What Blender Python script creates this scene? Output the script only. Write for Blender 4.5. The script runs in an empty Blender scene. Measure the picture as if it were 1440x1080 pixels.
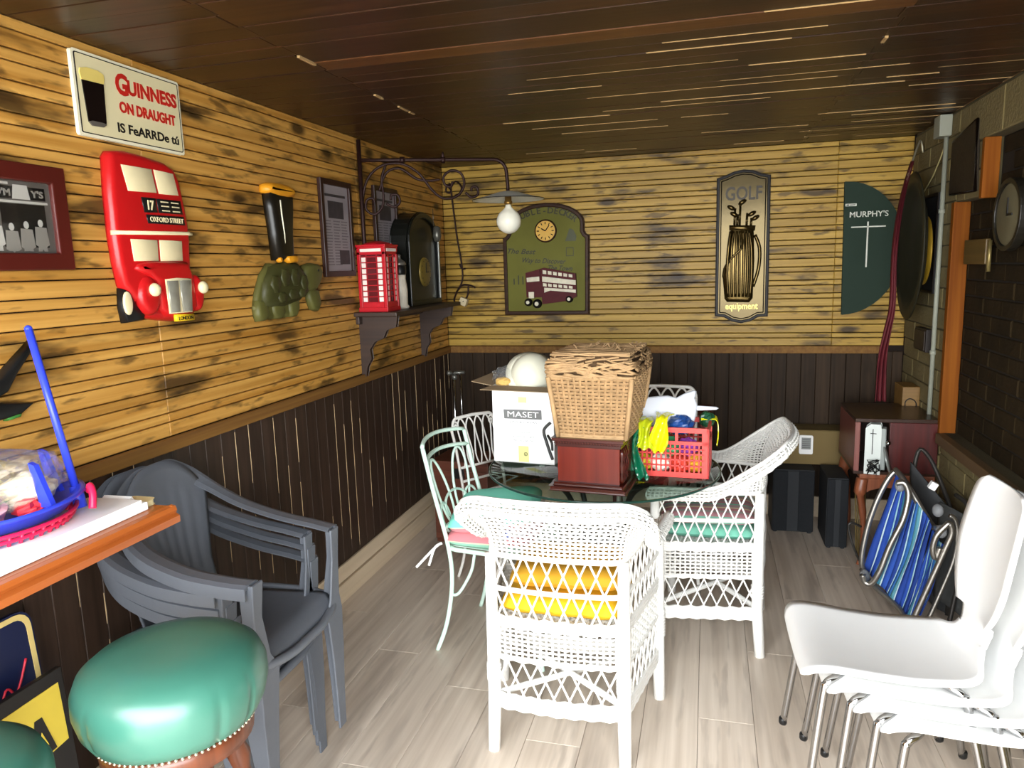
import bpy, math, random
from mathutils import Vector, Matrix, Euler
PI = math.pi
V = Vector
random.seed(7)
SC = bpy.context.scene
COL = SC.collection

# ------------------------------------------------------------------ camera, sky, exposure
def make_camera():
    yaw, pit, rol = [math.radians(a) for a in (-15.187, 9.131, -1.695)]
    f = V((math.sin(yaw)*math.cos(pit), math.cos(yaw)*math.cos(pit), -math.sin(pit)))
    r = V((math.cos(yaw), -math.sin(yaw), 0)); u = r.cross(f)
    c, s = math.cos(rol), math.sin(rol)
    r2 = c*r + s*u; u2 = -s*r + c*u
    m = Matrix((r2, u2, -f)).transposed().to_4x4(); m.translation = V((0, 0, 1.6))
    cd = bpy.data.cameras.new('camera'); cam = bpy.data.objects.new('camera', cd); COL.objects.link(cam)
    cam.matrix_world = m; cd.sensor_fit = 'HORIZONTAL'; cd.sensor_width = 36; cd.lens = 36*1021.6/1440
    cd.clip_start = .02; SC.camera = cam
make_camera()
w = bpy.data.worlds.new('overcast_sky'); SC.world = w; w.use_nodes = True
bg = w.node_tree.nodes['Background']; bg.inputs[0].default_value = (.93, .97, 1, 1); bg.inputs[1].default_value = 20.5
ld = bpy.data.lights.new('daylight_portal', 'AREA'); ld.shape = 'RECTANGLE'; ld.size = 2.8; ld.size_y = 2.2
ld.cycles.is_portal = True
lo = bpy.data.objects.new('daylight_portal', ld); COL.objects.link(lo); lo.location = (-.3, -.62, 1.13); lo.rotation_euler = (PI/2, 0, 0)
SC.view_settings.view_transform = 'Standard'; SC.view_settings.look = 'None'
SC.view_settings.exposure = 0.0; SC.view_settings.gamma = 1; SC.view_settings.use_curve_mapping = False

# ------------------------------------------------------------------ materials
def lin(c):
    if isinstance(c, str): c = tuple(int(c[i:i+2], 16) for i in (0, 2, 4))
    return tuple(((x/255)/12.92 if x/255 <= .04045 else ((x/255+.055)/1.055)**2.4) for x in c) + (1,)
MATS = {}
def base(name):
    m = bpy.data.materials.new(name); m.use_nodes = True
    return m, m.node_tree.nodes, m.node_tree.links, m.node_tree.nodes['Principled BSDF']
def M(name, c, rough=.5, metal=0, var=.08, scale=6, bump=0, bscale=40, rnd=0, spec=.35, trans=0, alpha=1, emit=0):
    if name in MATS: return MATS[name]
    m, n, l, b = base(name); c = lin(c)
    b.inputs['Roughness'].default_value = rough; b.inputs['Metallic'].default_value = metal
    b.inputs['Specular IOR Level'].default_value = spec
    if trans: b.inputs['Transmission Weight'].default_value = trans
    if alpha < 1: b.inputs['Alpha'].default_value = alpha
    tc = n.new('ShaderNodeTexCoord'); nz = n.new('ShaderNodeTexNoise'); nz.inputs['Scale'].default_value = scale; nz.inputs['Detail'].default_value = 5
    l.new(tc.outputs['Object'], nz.inputs['Vector'])
    mx = n.new('ShaderNodeMix'); mx.data_type = 'RGBA'
    mx.inputs['A'].default_value = tuple(x*(1-var*1.6) for x in c[:3])+(1,); mx.inputs['B'].default_value = tuple(min(1, x*(1+var*1.6)) for x in c[:3])+(1,)
    l.new(nz.outputs['Fac'], mx.inputs['Factor']); out = mx.outputs['Result']
    if rnd:
        oi = n.new('ShaderNodeObjectInfo'); hs = n.new('ShaderNodeHueSaturation'); mr = n.new('ShaderNodeMapRange')
        mr.inputs['To Min'].default_value = 1-rnd; mr.inputs['To Max'].default_value = 1+rnd
        l.new(oi.outputs['Random'], mr.inputs['Value']); l.new(mr.outputs['Result'], hs.inputs['Value']); l.new(out, hs.inputs['Color']); out = hs.outputs['Color']
    l.new(out, b.inputs['Base Color'])
    if bump:
        nb = n.new('ShaderNodeTexNoise'); nb.inputs['Scale'].default_value = bscale; nb.inputs['Detail'].default_value = 6
        l.new(tc.outputs['Object'], nb.inputs['Vector'])
        bp = n.new('ShaderNodeBump'); bp.inputs['Strength'].default_value = bump; bp.inputs['Distance'].default_value = .01
        l.new(nb.outputs['Fac'], bp.inputs['Height']); l.new(bp.outputs['Normal'], b.inputs['Normal'])
    if emit: b.inputs['Emission Color'].default_value = c; b.inputs['Emission Strength'].default_value = emit
    MATS[name] = m; return m
def WOOD(name, c1, c2, axis='X', gs=16, ls=1.2, rough=.5, rnd=.12, dark=None, damt=.5, dscale=(2, 9), knots=False, bump=.15, spec=.5):
    """grained wood: streaks along axis, optional dark weathered blotches and knots"""
    if name in MATS: return MATS[name]
    m, n, l, b = base(name); b.inputs['Roughness'].default_value = rough; b.inputs['Specular IOR Level'].default_value = spec
    tc = n.new('ShaderNodeTexCoord'); oi = n.new('ShaderNodeObjectInfo')
    off = n.new('ShaderNodeVectorMath'); off.operation = 'SCALE'; off.inputs[0].default_value = (13.7, 13.7, 13.7); l.new(oi.outputs['Random'], off.inputs['Scale'])
    add = n.new('ShaderNodeVectorMath'); l.new(tc.outputs['Object'], add.inputs[0]); l.new(off.outputs[0], add.inputs[1])
    def noise(sc_al, sc_ac, detail=5, src=add.outputs[0]):
        mp = n.new('ShaderNodeMapping'); mp.inputs['Scale'].default_value = tuple(sc_al if a == axis else sc_ac for a in 'XYZ')
        z = n.new('ShaderNodeTexNoise'); z.inputs['Scale'].default_value = 1; z.inputs['Detail'].default_value = detail
        l.new(src, mp.inputs['Vector']); l.new(mp.outputs[0], z.inputs['Vector']); return z.outputs['Fac']
    g = noise(ls, gs*3); r = n.new('ShaderNodeValToRGB'); r.color_ramp.elements[0].position = .3; r.color_ramp.elements[1].position = .7
    r.color_ramp.elements[0].color = lin(c1); r.color_ramp.elements[1].color = lin(c2); l.new(g, r.inputs[0]); out = r.outputs[0]
    def over(fac, col, lo, hi, amt):
        nonlocal out
        rr = n.new('ShaderNodeMapRange'); rr.inputs['From Min'].default_value = lo; rr.inputs['From Max'].default_value = hi; rr.inputs['To Max'].default_value = amt
        l.new(fac, rr.inputs['Value']); mx = n.new('ShaderNodeMix'); mx.data_type = 'RGBA'
        l.new(rr.outputs[0], mx.inputs['Factor']); l.new(out, mx.inputs['A']); mx.inputs['B'].default_value = lin(col); out = mx.outputs['Result']
    if dark:
        over(noise(dscale[0], dscale[1], 4, tc.outputs['Object']), dark, .545, .66, damt)
        over(noise(dscale[0]*3, dscale[1]*3, 3), dark, .57, .68, damt*.8)
    if knots:
        mp = n.new('ShaderNodeMapping'); mp.inputs['Scale'].default_value = tuple(2.2 if a == axis else 5 for a in 'XYZ')
        vo = n.new('ShaderNodeTexVoronoi'); vo.inputs['Scale'].default_value = 1; l.new(tc.outputs['Object'], mp.inputs[0]); l.new(mp.outputs[0], vo.inputs['Vector'])
        over(vo.outputs['Distance'], dark or '3a2410', .17, .08, .9)
    mr = n.new('ShaderNodeMapRange'); mr.inputs['To Min'].default_value = 1-rnd; mr.inputs['To Max'].default_value = 1+rnd
    l.new(oi.outputs['Random'], mr.inputs['Value']); hs = n.new('ShaderNodeHueSaturation'); l.new(mr.outputs[0], hs.inputs['Value']); l.new(out, hs.inputs['Color'])
    l.new(hs.outputs[0], b.inputs['Base Color'])
    if bump:
        bp = n.new('ShaderNodeBump'); bp.inputs['Strength'].default_value = bump; bp.inputs['Distance'].default_value = .003
        l.new(g, bp.inputs['Height']); l.new(bp.outputs[0], b.inputs['Normal'])
    MATS[name] = m; return m
def STRIPES(name, cols, axis='X', width=.05, rough=.8):
    """woven fabric with repeated coloured stripes across an axis; cols = [(share, colour)]"""
    if name in MATS: return MATS[name]
    m, n, l, b = base(name); b.inputs['Roughness'].default_value = rough
    tc = n.new('ShaderNodeTexCoord'); sp = n.new('ShaderNodeSeparateXYZ'); l.new(tc.outputs['Object'], sp.inputs[0])
    d = n.new('ShaderNodeMath'); d.operation = 'DIVIDE'; l.new(sp.outputs[axis], d.inputs[0]); d.inputs[1].default_value = width
    fr = n.new('ShaderNodeMath'); fr.operation = 'FRACT'; l.new(d.outputs[0], fr.inputs[0])
    r = n.new('ShaderNodeValToRGB'); r.color_ramp.interpolation = 'CONSTANT'; e = r.color_ramp.elements
    p = 0; first = True
    for sh, c in cols:
        if first: e[0].position = 0; e[0].color = lin(c); first = False
        else:
            q = e.new(p); q.color = lin(c)
        p += sh
    e[len(e)-1].color = lin(cols[-1][1])
    l.new(fr.outputs[0], r.inputs[0]); l.new(r.outputs[0], b.inputs['Base Color']); MATS[name] = m; return m

# ------------------------------------------------------------------ mesh builder
def rotz(a): return Matrix.Rotation(a, 4, 'Z')
def xf(loc=(0, 0, 0), rot=(0, 0, 0), sc=(1, 1, 1)):
    return Matrix.LocRotScale(V(loc), Euler(rot), V(sc))
def offset_poly(p, d):
    """miter offset inwards of a counter-clockwise or clockwise polygon"""
    n = len(p); A = sum(p[i][0]*p[(i+1) % n][1]-p[(i+1) % n][0]*p[i][1] for i in range(n)); sg = 1 if A > 0 else -1
    out = []
    for i in range(n):
        a = V(p[i-1]).to_2d(); b = V(p[i]).to_2d(); c = V(p[(i+1) % n]).to_2d()
        e1 = (b-a).normalized(); e2 = (c-b).normalized()
        n1 = V((-e1.y, e1.x))*sg; n2 = V((-e2.y, e2.x))*sg
        k = n1+n2; k = k.normalized() if k.length > 1e-6 else n1
        co = max(.45, k.dot(n1)); q = b+k*(d/co); out.append((q.x, q.y))
    return out
def circ(r, n=24, c=(0, 0), a0=0, a1=2*PI, ry=None):
    full = abs(a1-a0-2*PI) < 1e-6; k = n if full else n-1
    return [(c[0]+r*math.cos(a0+(a1-a0)*i/k), c[1]+(ry or r)*math.sin(a0+(a1-a0)*i/k)) for i in range(n)]
def rrect(x0, z0, x1, z1, r, n=5):
    o = []
    for cx, cz, a in ((x1-r, z1-r, 0), (x0+r, z1-r, PI/2), (x0+r, z0+r, PI), (x1-r, z0+r, 1.5*PI)):
        o += circ(r, n, (cx, cz), a, a+PI/2)
    return o
def catmull(pts, k=6, closed=False):
    P = [V(p) for p in pts]; n = len(P); out = []
    rng = range(n) if closed else range(n-1)
    for i in rng:
        if closed: a, b, c, d = P[i-1], P[i], P[(i+1) % n], P[(i+2) % n]
        else: a, b, c, d = P[max(i-1, 0)], P[i], P[i+1], P[min(i+2, n-1)]
        for j in range(k):
            t = j/k
            out.append(.5*((2*b)+(c-a)*t+(2*a-5*b+4*c-d)*t*t+(3*b-a-3*c+d)*t**3))
    if not closed: out.append(P[-1])
    return out
class MB:
    def __init__(s, mat=None, T=None):
        s.v = []; s.f = []; s.mi = []; s.sm = []; s.mats = []; s.cur = 0; s.T = T or Matrix.Identity(4); s.smooth = False
        if mat: s.mat(mat)
    def mat(s, m):
        if m not in s.mats: s.mats.append(m)
        s.cur = s.mats.index(m); return s
    def add(s, vs, fs, smooth=None):
        o = len(s.v); s.v += [tuple(s.T @ V(p)) for p in vs]
        for f in fs: s.f.append(tuple(i+o for i in f)); s.mi.append(s.cur); s.sm.append(s.smooth if smooth is None else smooth)
        return s
    def box(s, c, d, M4=None):
        x, y, z = [k/2 for k in d]; vs = [V((a*x, b*y, e*z)) for a in (-1, 1) for b in (-1, 1) for e in (-1, 1)]
        if M4: vs = [M4 @ p for p in vs]
        vs = [p+V(c) for p in vs]
        return s.add(vs, [(0, 1, 3, 2), (4, 6, 7, 5), (0, 4, 5, 1), (2, 3, 7, 6), (0, 2, 6, 4), (1, 5, 7, 3)], False)
    def bb(s, a, b):
        return s.box([(a[i]+b[i])/2 for i in range(3)], [abs(b[i]-a[i]) for i in range(3)])
    def prism(s, p, y0, y1, ax='Y', smooth=False):
        """polygon p (u,w) extruded: ax Y -> (u, y, w); ax Z -> (u, w, z); ax X -> (x, u, w)"""
        f = {'Y': lambda q, t: (q[0], t, q[1]), 'Z': lambda q, t: (q[0], q[1], t), 'X': lambda q, t: (t, q[0], q[1])}[ax]
        n = len(p); vs = [f(q, y0) for q in p]+[f(q, y1) for q in p]
        return s.add(vs, [tuple(range(n)), tuple(range(2*n-1, n-1, -1))]+[(i, (i+1) % n, (i+1) % n+n, i+n) for i in range(n)], smooth)
    def loft(s, rings, closed=True, cap=(True, True), smooth=None):
        n = len(rings[0]); vs = [q for r in rings for q in r]; fs = []
        for j in range(len(rings)-1):
            for i in range(n if closed else n-1): fs.append((j*n+i, j*n+(i+1) % n, (j+1)*n+(i+1) % n, (j+1)*n+i))
        if cap[0]: fs.append(tuple(range(n-1, -1, -1)))
        if cap[1]: fs.append(tuple(range((len(rings)-1)*n, len(rings)*n)))
        return s.add(vs, fs, smooth)
    def ring(s, o, i, y0, y1):
        """flat frame between outline o and inner outline i (same count) from y0 to y1"""
        n = len(o); vs = [(q[0], y0, q[1]) for q in o]+[(q[0], y0, q[1]) for q in i]+[(q[0], y1, q[1]) for q in o]+[(q[0], y1, q[1]) for q in i]; fs = []
        for k in range(n):
            a = (k+1) % n; fs += [(k, a, n+a, n+k), (2*n+k, 3*n+k, 3*n+a, 2*n+a), (k, 2*n+k, 2*n+a, a), (n+k, n+a, 3*n+a, 3*n+k)]
        return s.add(vs, fs, False)
    def puff(s, p, y0, y1, edge, steps=4):
        """raised relief: outline p at y0 rounding over an edge width to a flat face at y1"""
        rings = [[(q[0], y0, q[1]) for q in p]]
        for k in range(steps+1):
            t = k/steps; o = offset_poly(p, edge*(1-math.cos(t*PI/2))); y = y0+(y1-y0)*(.25+.75*math.sin(t*PI/2)); rings.append([(q[0], y, q[1]) for q in o])
        return s.loft(rings, smooth=True)
    def tube(s, path, r, n=8, closed=False, cap=True, flat=1.0):
        P = [V(p) for p in path]; m = len(P)
        R = r if isinstance(r, (list, tuple)) else [r]*m
        tans = []
        for i in range(m):
            a = P[i-1] if (closed or i) else P[0]; b = P[(i+1) % m] if (closed or i < m-1) else P[-1]
            t = b-a; tans.append(t.normalized() if t.length > 1e-9 else V((0, 0, 1)))
        t0 = tans[0]; up = V((0, 0, 1)) if abs(t0.z) < .9 else V((1, 0, 0)); u = (up-t0*up.dot(t0)).normalized(); rings = []
        for i in range(m):
            t = tans[i]; u = u-t*u.dot(t); u = u.normalized() if u.length > 1e-6 else t.orthogonal().normalized(); w2 = t.cross(u)
            rings.append([P[i]+(u*math.cos(2*PI*k/n)+w2*math.sin(2*PI*k/n)*flat)*R[i] for k in range(n)])
        if closed: rings.append(rings[0])
        return s.loft(rings, cap=(cap and not closed,)*2, smooth=n > 4)
    def lathe(s, prof, n=24, c=(0, 0, 0), M4=None, cap=(True, True)):
        rings = []
        for r, z in prof:
            ring = [V((r*math.cos(2*PI*k/n), r*math.sin(2*PI*k/n), z)) for k in range(n)]
            if M4: ring = [M4 @ q for q in ring]
            rings.append([q+V(c) for q in ring])
        return s.loft(rings, cap=cap, smooth=True)
    def ball(s, c, r, nu=16, nv=10, M4=None):
        r = (r, r, r) if not isinstance(r, (tuple, list)) else r; rings = []
        for j in range(nv+1):
            a = -PI/2+PI*j/nv; ca = max(.02, math.cos(a)); ring = [V((r[0]*ca*math.cos(2*PI*k/nu), r[1]*ca*math.sin(2*PI*k/nu), r[2]*math.sin(a))) for k in range(nu)]
            if M4: ring = [M4 @ q for q in ring]
            rings.append([q+V(c) for q in ring])
        return s.loft(rings, smooth=True)
    def grid(s, fn, nu, nv, smooth=True, thick=0):
        """fn(u,v) surface, u,v in 0..1; thick gives it a second skin"""
        vs = [V(fn(i/nu, j/nv)) for j in range(nv+1) for i in range(nu+1)]; W = nu+1
        fs = [(j*W+i, j*W+i+1, (j+1)*W+i+1, (j+1)*W+i) for j in range(nv) for i in range(nu)]
        if thick:
            N = len(vs); nn = []
            for j in range(nv+1):
                for i in range(nu+1):
                    a = vs[j*W+min(i+1, nu)]-vs[j*W+max(i-1, 0)]; b = vs[min(j+1, nv)*W+i]-vs[max(j-1, 0)*W+i]; q = a.cross(b); nn.append(q.normalized() if q.length > 1e-9 else V((0, 0, 1)))
            vs = vs+[vs[k]-nn[k]*thick for k in range(N)]
            fs += [tuple(N+k for k in reversed(f)) for f in fs[:nu*nv]]
            edge = [i for i in range(W)]+[j*W+nu for j in range(1, nv+1)]+[nv*W+i for i in range(nu-1, -1, -1)]+[j*W for j in range(nv-1, 0, -1)]
            fs += [(edge[k], edge[k]+N, edge[(k+1) % len(edge)]+N, edge[(k+1) % len(edge)]) for k in range(len(edge))]
        return s.add(vs, fs, smooth)
    def build(s, name, parent=None, label=None, bevel=0, kind=None, loc=None, sub=0, seg=2):
        me = bpy.data.meshes.new(name); me.from_pydata(s.v, [], s.f)
        for m in s.mats: me.materials.append(m)
        me.polygons.foreach_set('material_index', s.mi); me.polygons.foreach_set('use_smooth', s.sm); me.update()
        o = bpy.data.objects.new(name, me); COL.objects.link(o)
        if parent: o.parent = parent
        if loc: o.location = loc
        if label: o['label'] = label
        if kind: o['kind'] = kind
        if bevel:
            b = o.modifiers.new('bevel', 'BEVEL'); b.width = bevel; b.segments = seg; b.limit_method = 'ANGLE'; b.angle_limit = .6
        if sub:
            q = o.modifiers.new('sub', 'SUBSURF'); q.levels = q.render_levels = sub
        return o
def thing(name, label, cat, loc=(0, 0, 0), rz=0, group=None, rot=None):
    o = bpy.data.objects.new(name, None); COL.objects.link(o); o.empty_display_size = .1
    o.location = loc; o.rotation_euler = rot or (0, 0, rz); o['label'] = label; o['category'] = cat
    if group: o['group'] = group
    return o
def tag(o, label, cat, group=None):
    o['label'] = label; o['category'] = cat
    if group: o['group'] = group
    return o
def struct(o): o['kind'] = 'structure'; return o
def dup(root, loc, rot, label, group=None):
    r = root.copy(); COL.objects.link(r); r.location = loc; r.rotation_euler = rot; r['label'] = label
    if group: r['group'] = group
    for ch in list(root.children):
        c = ch.copy(); COL.objects.link(c); c.parent = r
        for g in ch.children: d = g.copy(); COL.objects.link(d); d.parent = c
    return r
def text_mb(mb, body, size, T, mat, ext=.0012, off=0, align='CENTER', sx=1, shear=0, fit=None):
    """flat lettering added to a mesh: T maps text plane (x right, y up, z out)"""
    cu = bpy.data.curves.new('t', 'FONT'); cu.body = body; cu.size = size; cu.extrude = ext; cu.offset = off; cu.align_x = align; cu.shear = shear; cu.resolution_u = 3
    o = bpy.data.objects.new('t', cu); me = bpy.data.meshes.new_from_object(o)
    vs = [V((v.co.x*sx, v.co.y, v.co.z)) for v in me.vertices]
    if fit and vs:
        x0 = min(v.x for v in vs); x1 = max(v.x for v in vs); k = fit/(x1-x0); vs = [V((v.x*k, v.y, v.z)) for v in vs]
    mb.mat(mat); mb.add([T @ v for v in vs], [tuple(p.vertices) for p in me.polygons], False)
    bpy.data.objects.remove(o); bpy.data.curves.remove(cu); bpy.data.meshes.remove(me)
FRONT = Matrix.Rotation(PI/2, 4, 'X')      # text plane -> facing local -Y
def TF(x, z, y, rz=0): return Matrix.Translation((x, y, z)) @ Matrix.Rotation(-rz, 4, 'Y') @ FRONT
LWX, BWY, RWX, CZ = -1.724, 4.717, 1.12, 2.268
RZ_LEFT = PI/2; RZ_RIGHT = -PI/2           # wall-mounted things: local x along the wall, -y out of it
def on_left(name, label, cat, Y, Z, group=None, out=0): return thing(name, label, cat, (LWX+out, Y, Z), RZ_LEFT, group)
def on_back(name, label, cat, X, Z, group=None, out=0): return thing(name, label, cat, (X, BWY-out, Z), 0, group)
def on_right(name, label, cat, Y, Z, group=None, out=0): return thing(name, label, cat, (RWX-out, Y, Z), RZ_RIGHT, group)
def sh(pts, a, b): return [(p[0]-a, p[1]-b) for p in pts]

# ------------------------------------------------------------------ palette
pineL = WOOD('pine', 'a8752f', 'cc9c50', 'Y', dark='2e2012', damt=.85, dscale=(2.4, 10), knots=True, rough=.45, rnd=.10, spec=.25)
pineB = WOOD('pine_back', '94722c', 'b69443', 'X', dark='2e2012', damt=.85, dscale=(2.4, 10), knots=True, rough=.45, rnd=.10, spec=.25)
dado_b = WOOD('dado_back', '2a2017', '3b2d20', 'Z', rnd=.14, rough=.6, dark='1d160f', damt=.4, spec=.12); dado_m = WOOD('dado', '30241b', '433228', 'Z', rnd=.12, rough=.42, dark='241812', damt=.4, spec=.35)
raw_m = M('raw_edge', 'd2b58a', .8)
gapdark = M('gap_dark', '1c110a', .9)
ceil_m = WOOD('ceiling_board', '25150a', '3c2411', 'X', rnd=.22, rough=.38, dark='241409', damt=.4)
floor_m = WOOD('floor_plank', 'c0b09f', 'd9cbbb', 'Y', gs=12, ls=1.0, rnd=.035, rough=.42, dark='988a7d', damt=.6, dscale=(.9, 7), bump=.05)
cap_m = WOOD('cap_rail', '684624', '84602f', 'Y', rnd=.05, rough=.6, spec=.15)
base_m = WOOD('baseboard', 'cdb798', 'dcc8ab', 'Y', rnd=.05, rough=.5)
conc = M('concrete_block', '6f6340', .95, var=.15, scale=14, bump=.5, bscale=60, rnd=.08)
mortar = M('mortar', '4e462e', .95)
brick_shaded = M('shaded_brick', '292012', .95, var=.3, scale=9, bump=.4, rnd=.15, spec=.1)  # very dark albedo carries the shade of the wall opening
trimwood = WOOD('opening_trim', '683405', '874d12', 'Z', rnd=.08, rough=.6, spec=.12)
white_m = M('white_paint', 'f2f1ee', .5, var=.02)
black_m = M('black_paint', '151515', .35, var=.1)
iron = M('dark_iron', '2b1714', .5, metal=.4, var=.2, scale=20)
gold = M('gold', 'c89b32', .35, metal=.7)
chrome = M('chrome', 'a9a9a9', .12, metal=1, var=.02)
alu = M('aluminium', '9c9891', .3, metal=.9, var=.08)
mahog = WOOD('mahogany', '5a1a12', '7a2819', 'Z', gs=10, rnd=.05, rough=.25)

# ------------------------------------------------------------------ room shell
YF = -.6
def board(a, b, mat, name, parent, ch=.0025, ax=None):
    """one board between corners a and b with a chamfer round its front edges (front = face towards the room, ax)"""
    mb = MB(mat); lo = [min(a[i], b[i]) for i in range(3)]; hi = [max(a[i], b[i]) for i in range(3)]
    i = abs(ax)-1; back, front = (lo[i], hi[i]) if ax > 0 else (hi[i], lo[i]); j, k = [q for q in range(3) if q != i]
    def rg(t, d):
        o = []
        for u, w_ in ((lo[j]+d, lo[k]+d), (hi[j]-d, lo[k]+d), (hi[j]-d, hi[k]-d), (lo[j]+d, hi[k]-d)):
            p = [0, 0, 0]; p[i] = t; p[j] = u; p[k] = w_; o.append(tuple(p))
        return o
    sgn = 1 if ax > 0 else -1
    mb.loft([rg(back, 0), rg(front-sgn*ch, 0), rg(front, ch)], cap=(True, True)); o = mb.build(name, parent); return o
# floor
fl = MB(gapdark); fl.bb((LWX-.1, YF-.3, -.06), (RWX+.1, BWY+.1, -.006)); floor = struct(fl.build('floor'))
x = LWX; k = 0; PW = .19
while x < RWX-.001:
    y = YF-.3-[0, .75, .3, 1.0, .5][k % 5]
    while y < BWY:
        y0, y1 = max(y, YF-.3), min(y+1.28, BWY)
        if y1 > YF-.2: board((x+.0006, y0+.0006, -.012), (min(x+PW, RWX)-.0006, y1-.0006, 0), floor_m, 'floor_plank', floor, .0012, 3)
        y += 1.28
    x += PW; k += 1
# ceiling: dark boards across the room, raw wood showing in the joints
ceil_l = WOOD('ceiling_board_pale', '472a10', '5e3b1c', 'X', rnd=.02, rough=.4); cl = MB(raw_m); cl.bb((LWX-.1, YF, CZ+.006), (RWX+.1, BWY+.1, CZ+.08)); ceiling = struct(cl.build('ceiling'))
rnd = random.Random(3); y = YF+.02; k = 0
while y < BWY-.01:
    wd = .0935; cuts = [LWX, -1.245, .51, RWX] if k % 2 else [LWX, -1.232, .53, RWX]
    for i in range(3):
        dz = rnd.uniform(0, .003); g = .0007 if rnd.random() < .6 else rnd.uniform(.0015, .0048)
        board((cuts[i]+.0008, y+g, CZ+.0065), (cuts[i+1]-(.001 if i < 2 else 0)-(.004 if rnd.random() < .12 else 0), min(y+wd, BWY)-.0006, CZ-dz), ceil_l if (i == 1 and k == 30) else ceil_m, 'ceiling_board', ceiling, .0018, -3)
    y += wd; k += 1
mb = MB(M('raw_chip_ceiling', 'a3865a', .9)); rs = random.Random(17)          # chipped raw edges along the board joints
for q in range(46):
    yy = YF+.02+.0935*rs.randint(22, 55); x0 = rs.choice((rs.uniform(-1.1, .9), rs.uniform(-.2, .9))); ln = rs.uniform(.08, .75); wd_ = rs.uniform(.0010, .0026); xe = min(x0+ln, RWX)
    mb.add([(x0, yy-.0004, CZ-.0034), (x0+ln*.3, yy-wd_/2, CZ-.0034), (xe, yy+.0006, CZ-.0034), (x0+ln*.4, yy+wd_, CZ-.0034), (x0, yy-.0004, CZ+.002), (x0+ln*.3, yy-wd_/2, CZ+.002), (xe, yy+.0006, CZ+.002), (x0+ln*.4, yy+wd_, CZ+.002)], [(0, 3, 2, 1), (0, 1, 5, 4), (1, 2, 6, 5), (2, 3, 7, 6), (3, 0, 4, 7), (4, 5, 6, 7)])
for xx, yy, ln in ((-1.236, 2.19, .10), (-1.238, 2.72, .07), (-1.236, 2.95, .09), (-1.235, 3.04, .05), (.52, 2.20, .05), (.52, 2.62, .06)): mb.box((xx, yy, CZ-.003), (.010, ln, .008))
mb.build('raw_chips', ceiling, kind='stuff')
# walls
DZ = 1.075          # top of the cap rail
def wallbase(name, a, b, m=gapdark):
    mb = MB(m); mb.bb(a, b); return struct(mb.build(name))
wall_left = wallbase('wall_left', (LWX-.12, YF, 0), (LWX-.022, BWY+.1, CZ+.05))
wall_back = wallbase('wall_back', (LWX-.1, BWY+.022, 0), (RWX+.1, BWY+.12, CZ+.05))
sub = MB(raw_m); sub.bb((LWX-.022, YF, 0), (LWX-.012, BWY, DZ-.03)); sub.build('batten', wall_left)
sub = MB(gapdark); sub.bb((LWX, BWY+.012, 0), (RWX, BWY+.022, DZ-.03)); sub.build('batten', wall_back)
rows = 30; ph = (CZ-DZ)/rows
for j in range(rows):
    z0 = DZ+j*ph+(.22*ph if j % 2 else 0); z1 = DZ+(j+1)*ph+(0 if j % 2 else .22*ph); dd = rnd.uniform(0, .0015)
    cuts = [YF, 1.99, 3.46, BWY]
    for i in range(3):
        board((LWX-.02, cuts[i]+.0004, z0+.0018), (LWX-dd, cuts[i+1]-.0004, z1-.0018), pineL, 'wall_board', wall_left, .0026, 1)
    cuts = [LWX, .725, RWX]
    for i in range(2):
        board((cuts[i]+.0004, BWY+.02, z0+.0022), (cuts[i+1]-.0004, BWY+dd, z1-.0022), pineB, 'wall_board', wall_back, .003, -2)
y = 4.69-.0845*62; 
while y < BWY-.002:
    if y+.0845 > YF:
        g = rnd.choice((.0006, .001, .0016, .0022))
        board((LWX-.012, max(y, YF)+g, .01), (LWX-.001, min(y+.0845, BWY)-g*.6, DZ-.035), dado_m, 'dado_board', wall_left, .002, 1)
    y += .0845
mb = MB(raw_m); rs = random.Random(23)
for q in range(72):
    yy = 4.69-.0845*rs.randint(0, 41); z0 = rs.uniform(.2, .8); ln = rs.uniform(.08, .5); z1 = min(z0+ln, DZ-.05); wd_ = rs.uniform(.0008, .0024)
    mb.add([(LWX-.0004, yy-.0003, z0), (LWX-.0004, yy+wd_, z0+(z1-z0)*.4), (LWX-.0004, yy+.0003, z1), (LWX-.0004, yy-wd_*.4, z0+(z1-z0)*.5), (LWX-.006, yy-.0003, z0), (LWX-.006, yy+wd_, z0+(z1-z0)*.4), (LWX-.006, yy+.0003, z1), (LWX-.006, yy-wd_*.4, z0+(z1-z0)*.5)], [(0, 1, 2, 3), (0, 4, 5, 1), (1, 5, 6, 2), (2, 6, 7, 3), (3, 7, 4, 0)])
mb.build('raw_chips', wall_left, kind='stuff')
x = LWX
while x < RWX-.002:
    g = rnd.choice((.0004, .0008, .0012))
    board((x+g, BWY+.012, .01), (min(x+.0845, RWX)-g, BWY+.001, DZ-.035), dado_b, 'dado_board', wall_back, .002, -2); x += .0845
mb = MB(cap_m); mb.bb((LWX, YF, DZ-.045), (LWX+.018, BWY, DZ)); struct(mb.build('trim_1', bevel=.003))
mb = MB(cap_m); mb.bb((LWX+.018, BWY-.018, DZ-.045), (RWX-.1, BWY, DZ)); struct(mb.build('trim_2', bevel=.003))
mb = MB(base_m); mb.bb((LWX, .5, 0), (LWX+.022, BWY, .095)); mb.bb((LWX, YF, .1), (LWX+.012, BWY-.02, .18)); mb.bb((LWX, YF, 0), (LWX+.022, .498, .095)); struct(mb.build('baseboard_left', bevel=.002))
mb = MB(base_m); mb.bb((LWX+.02, BWY-.022, 0), (RWX, BWY, .13)); struct(mb.build('baseboard_back', bevel=.002))
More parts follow.
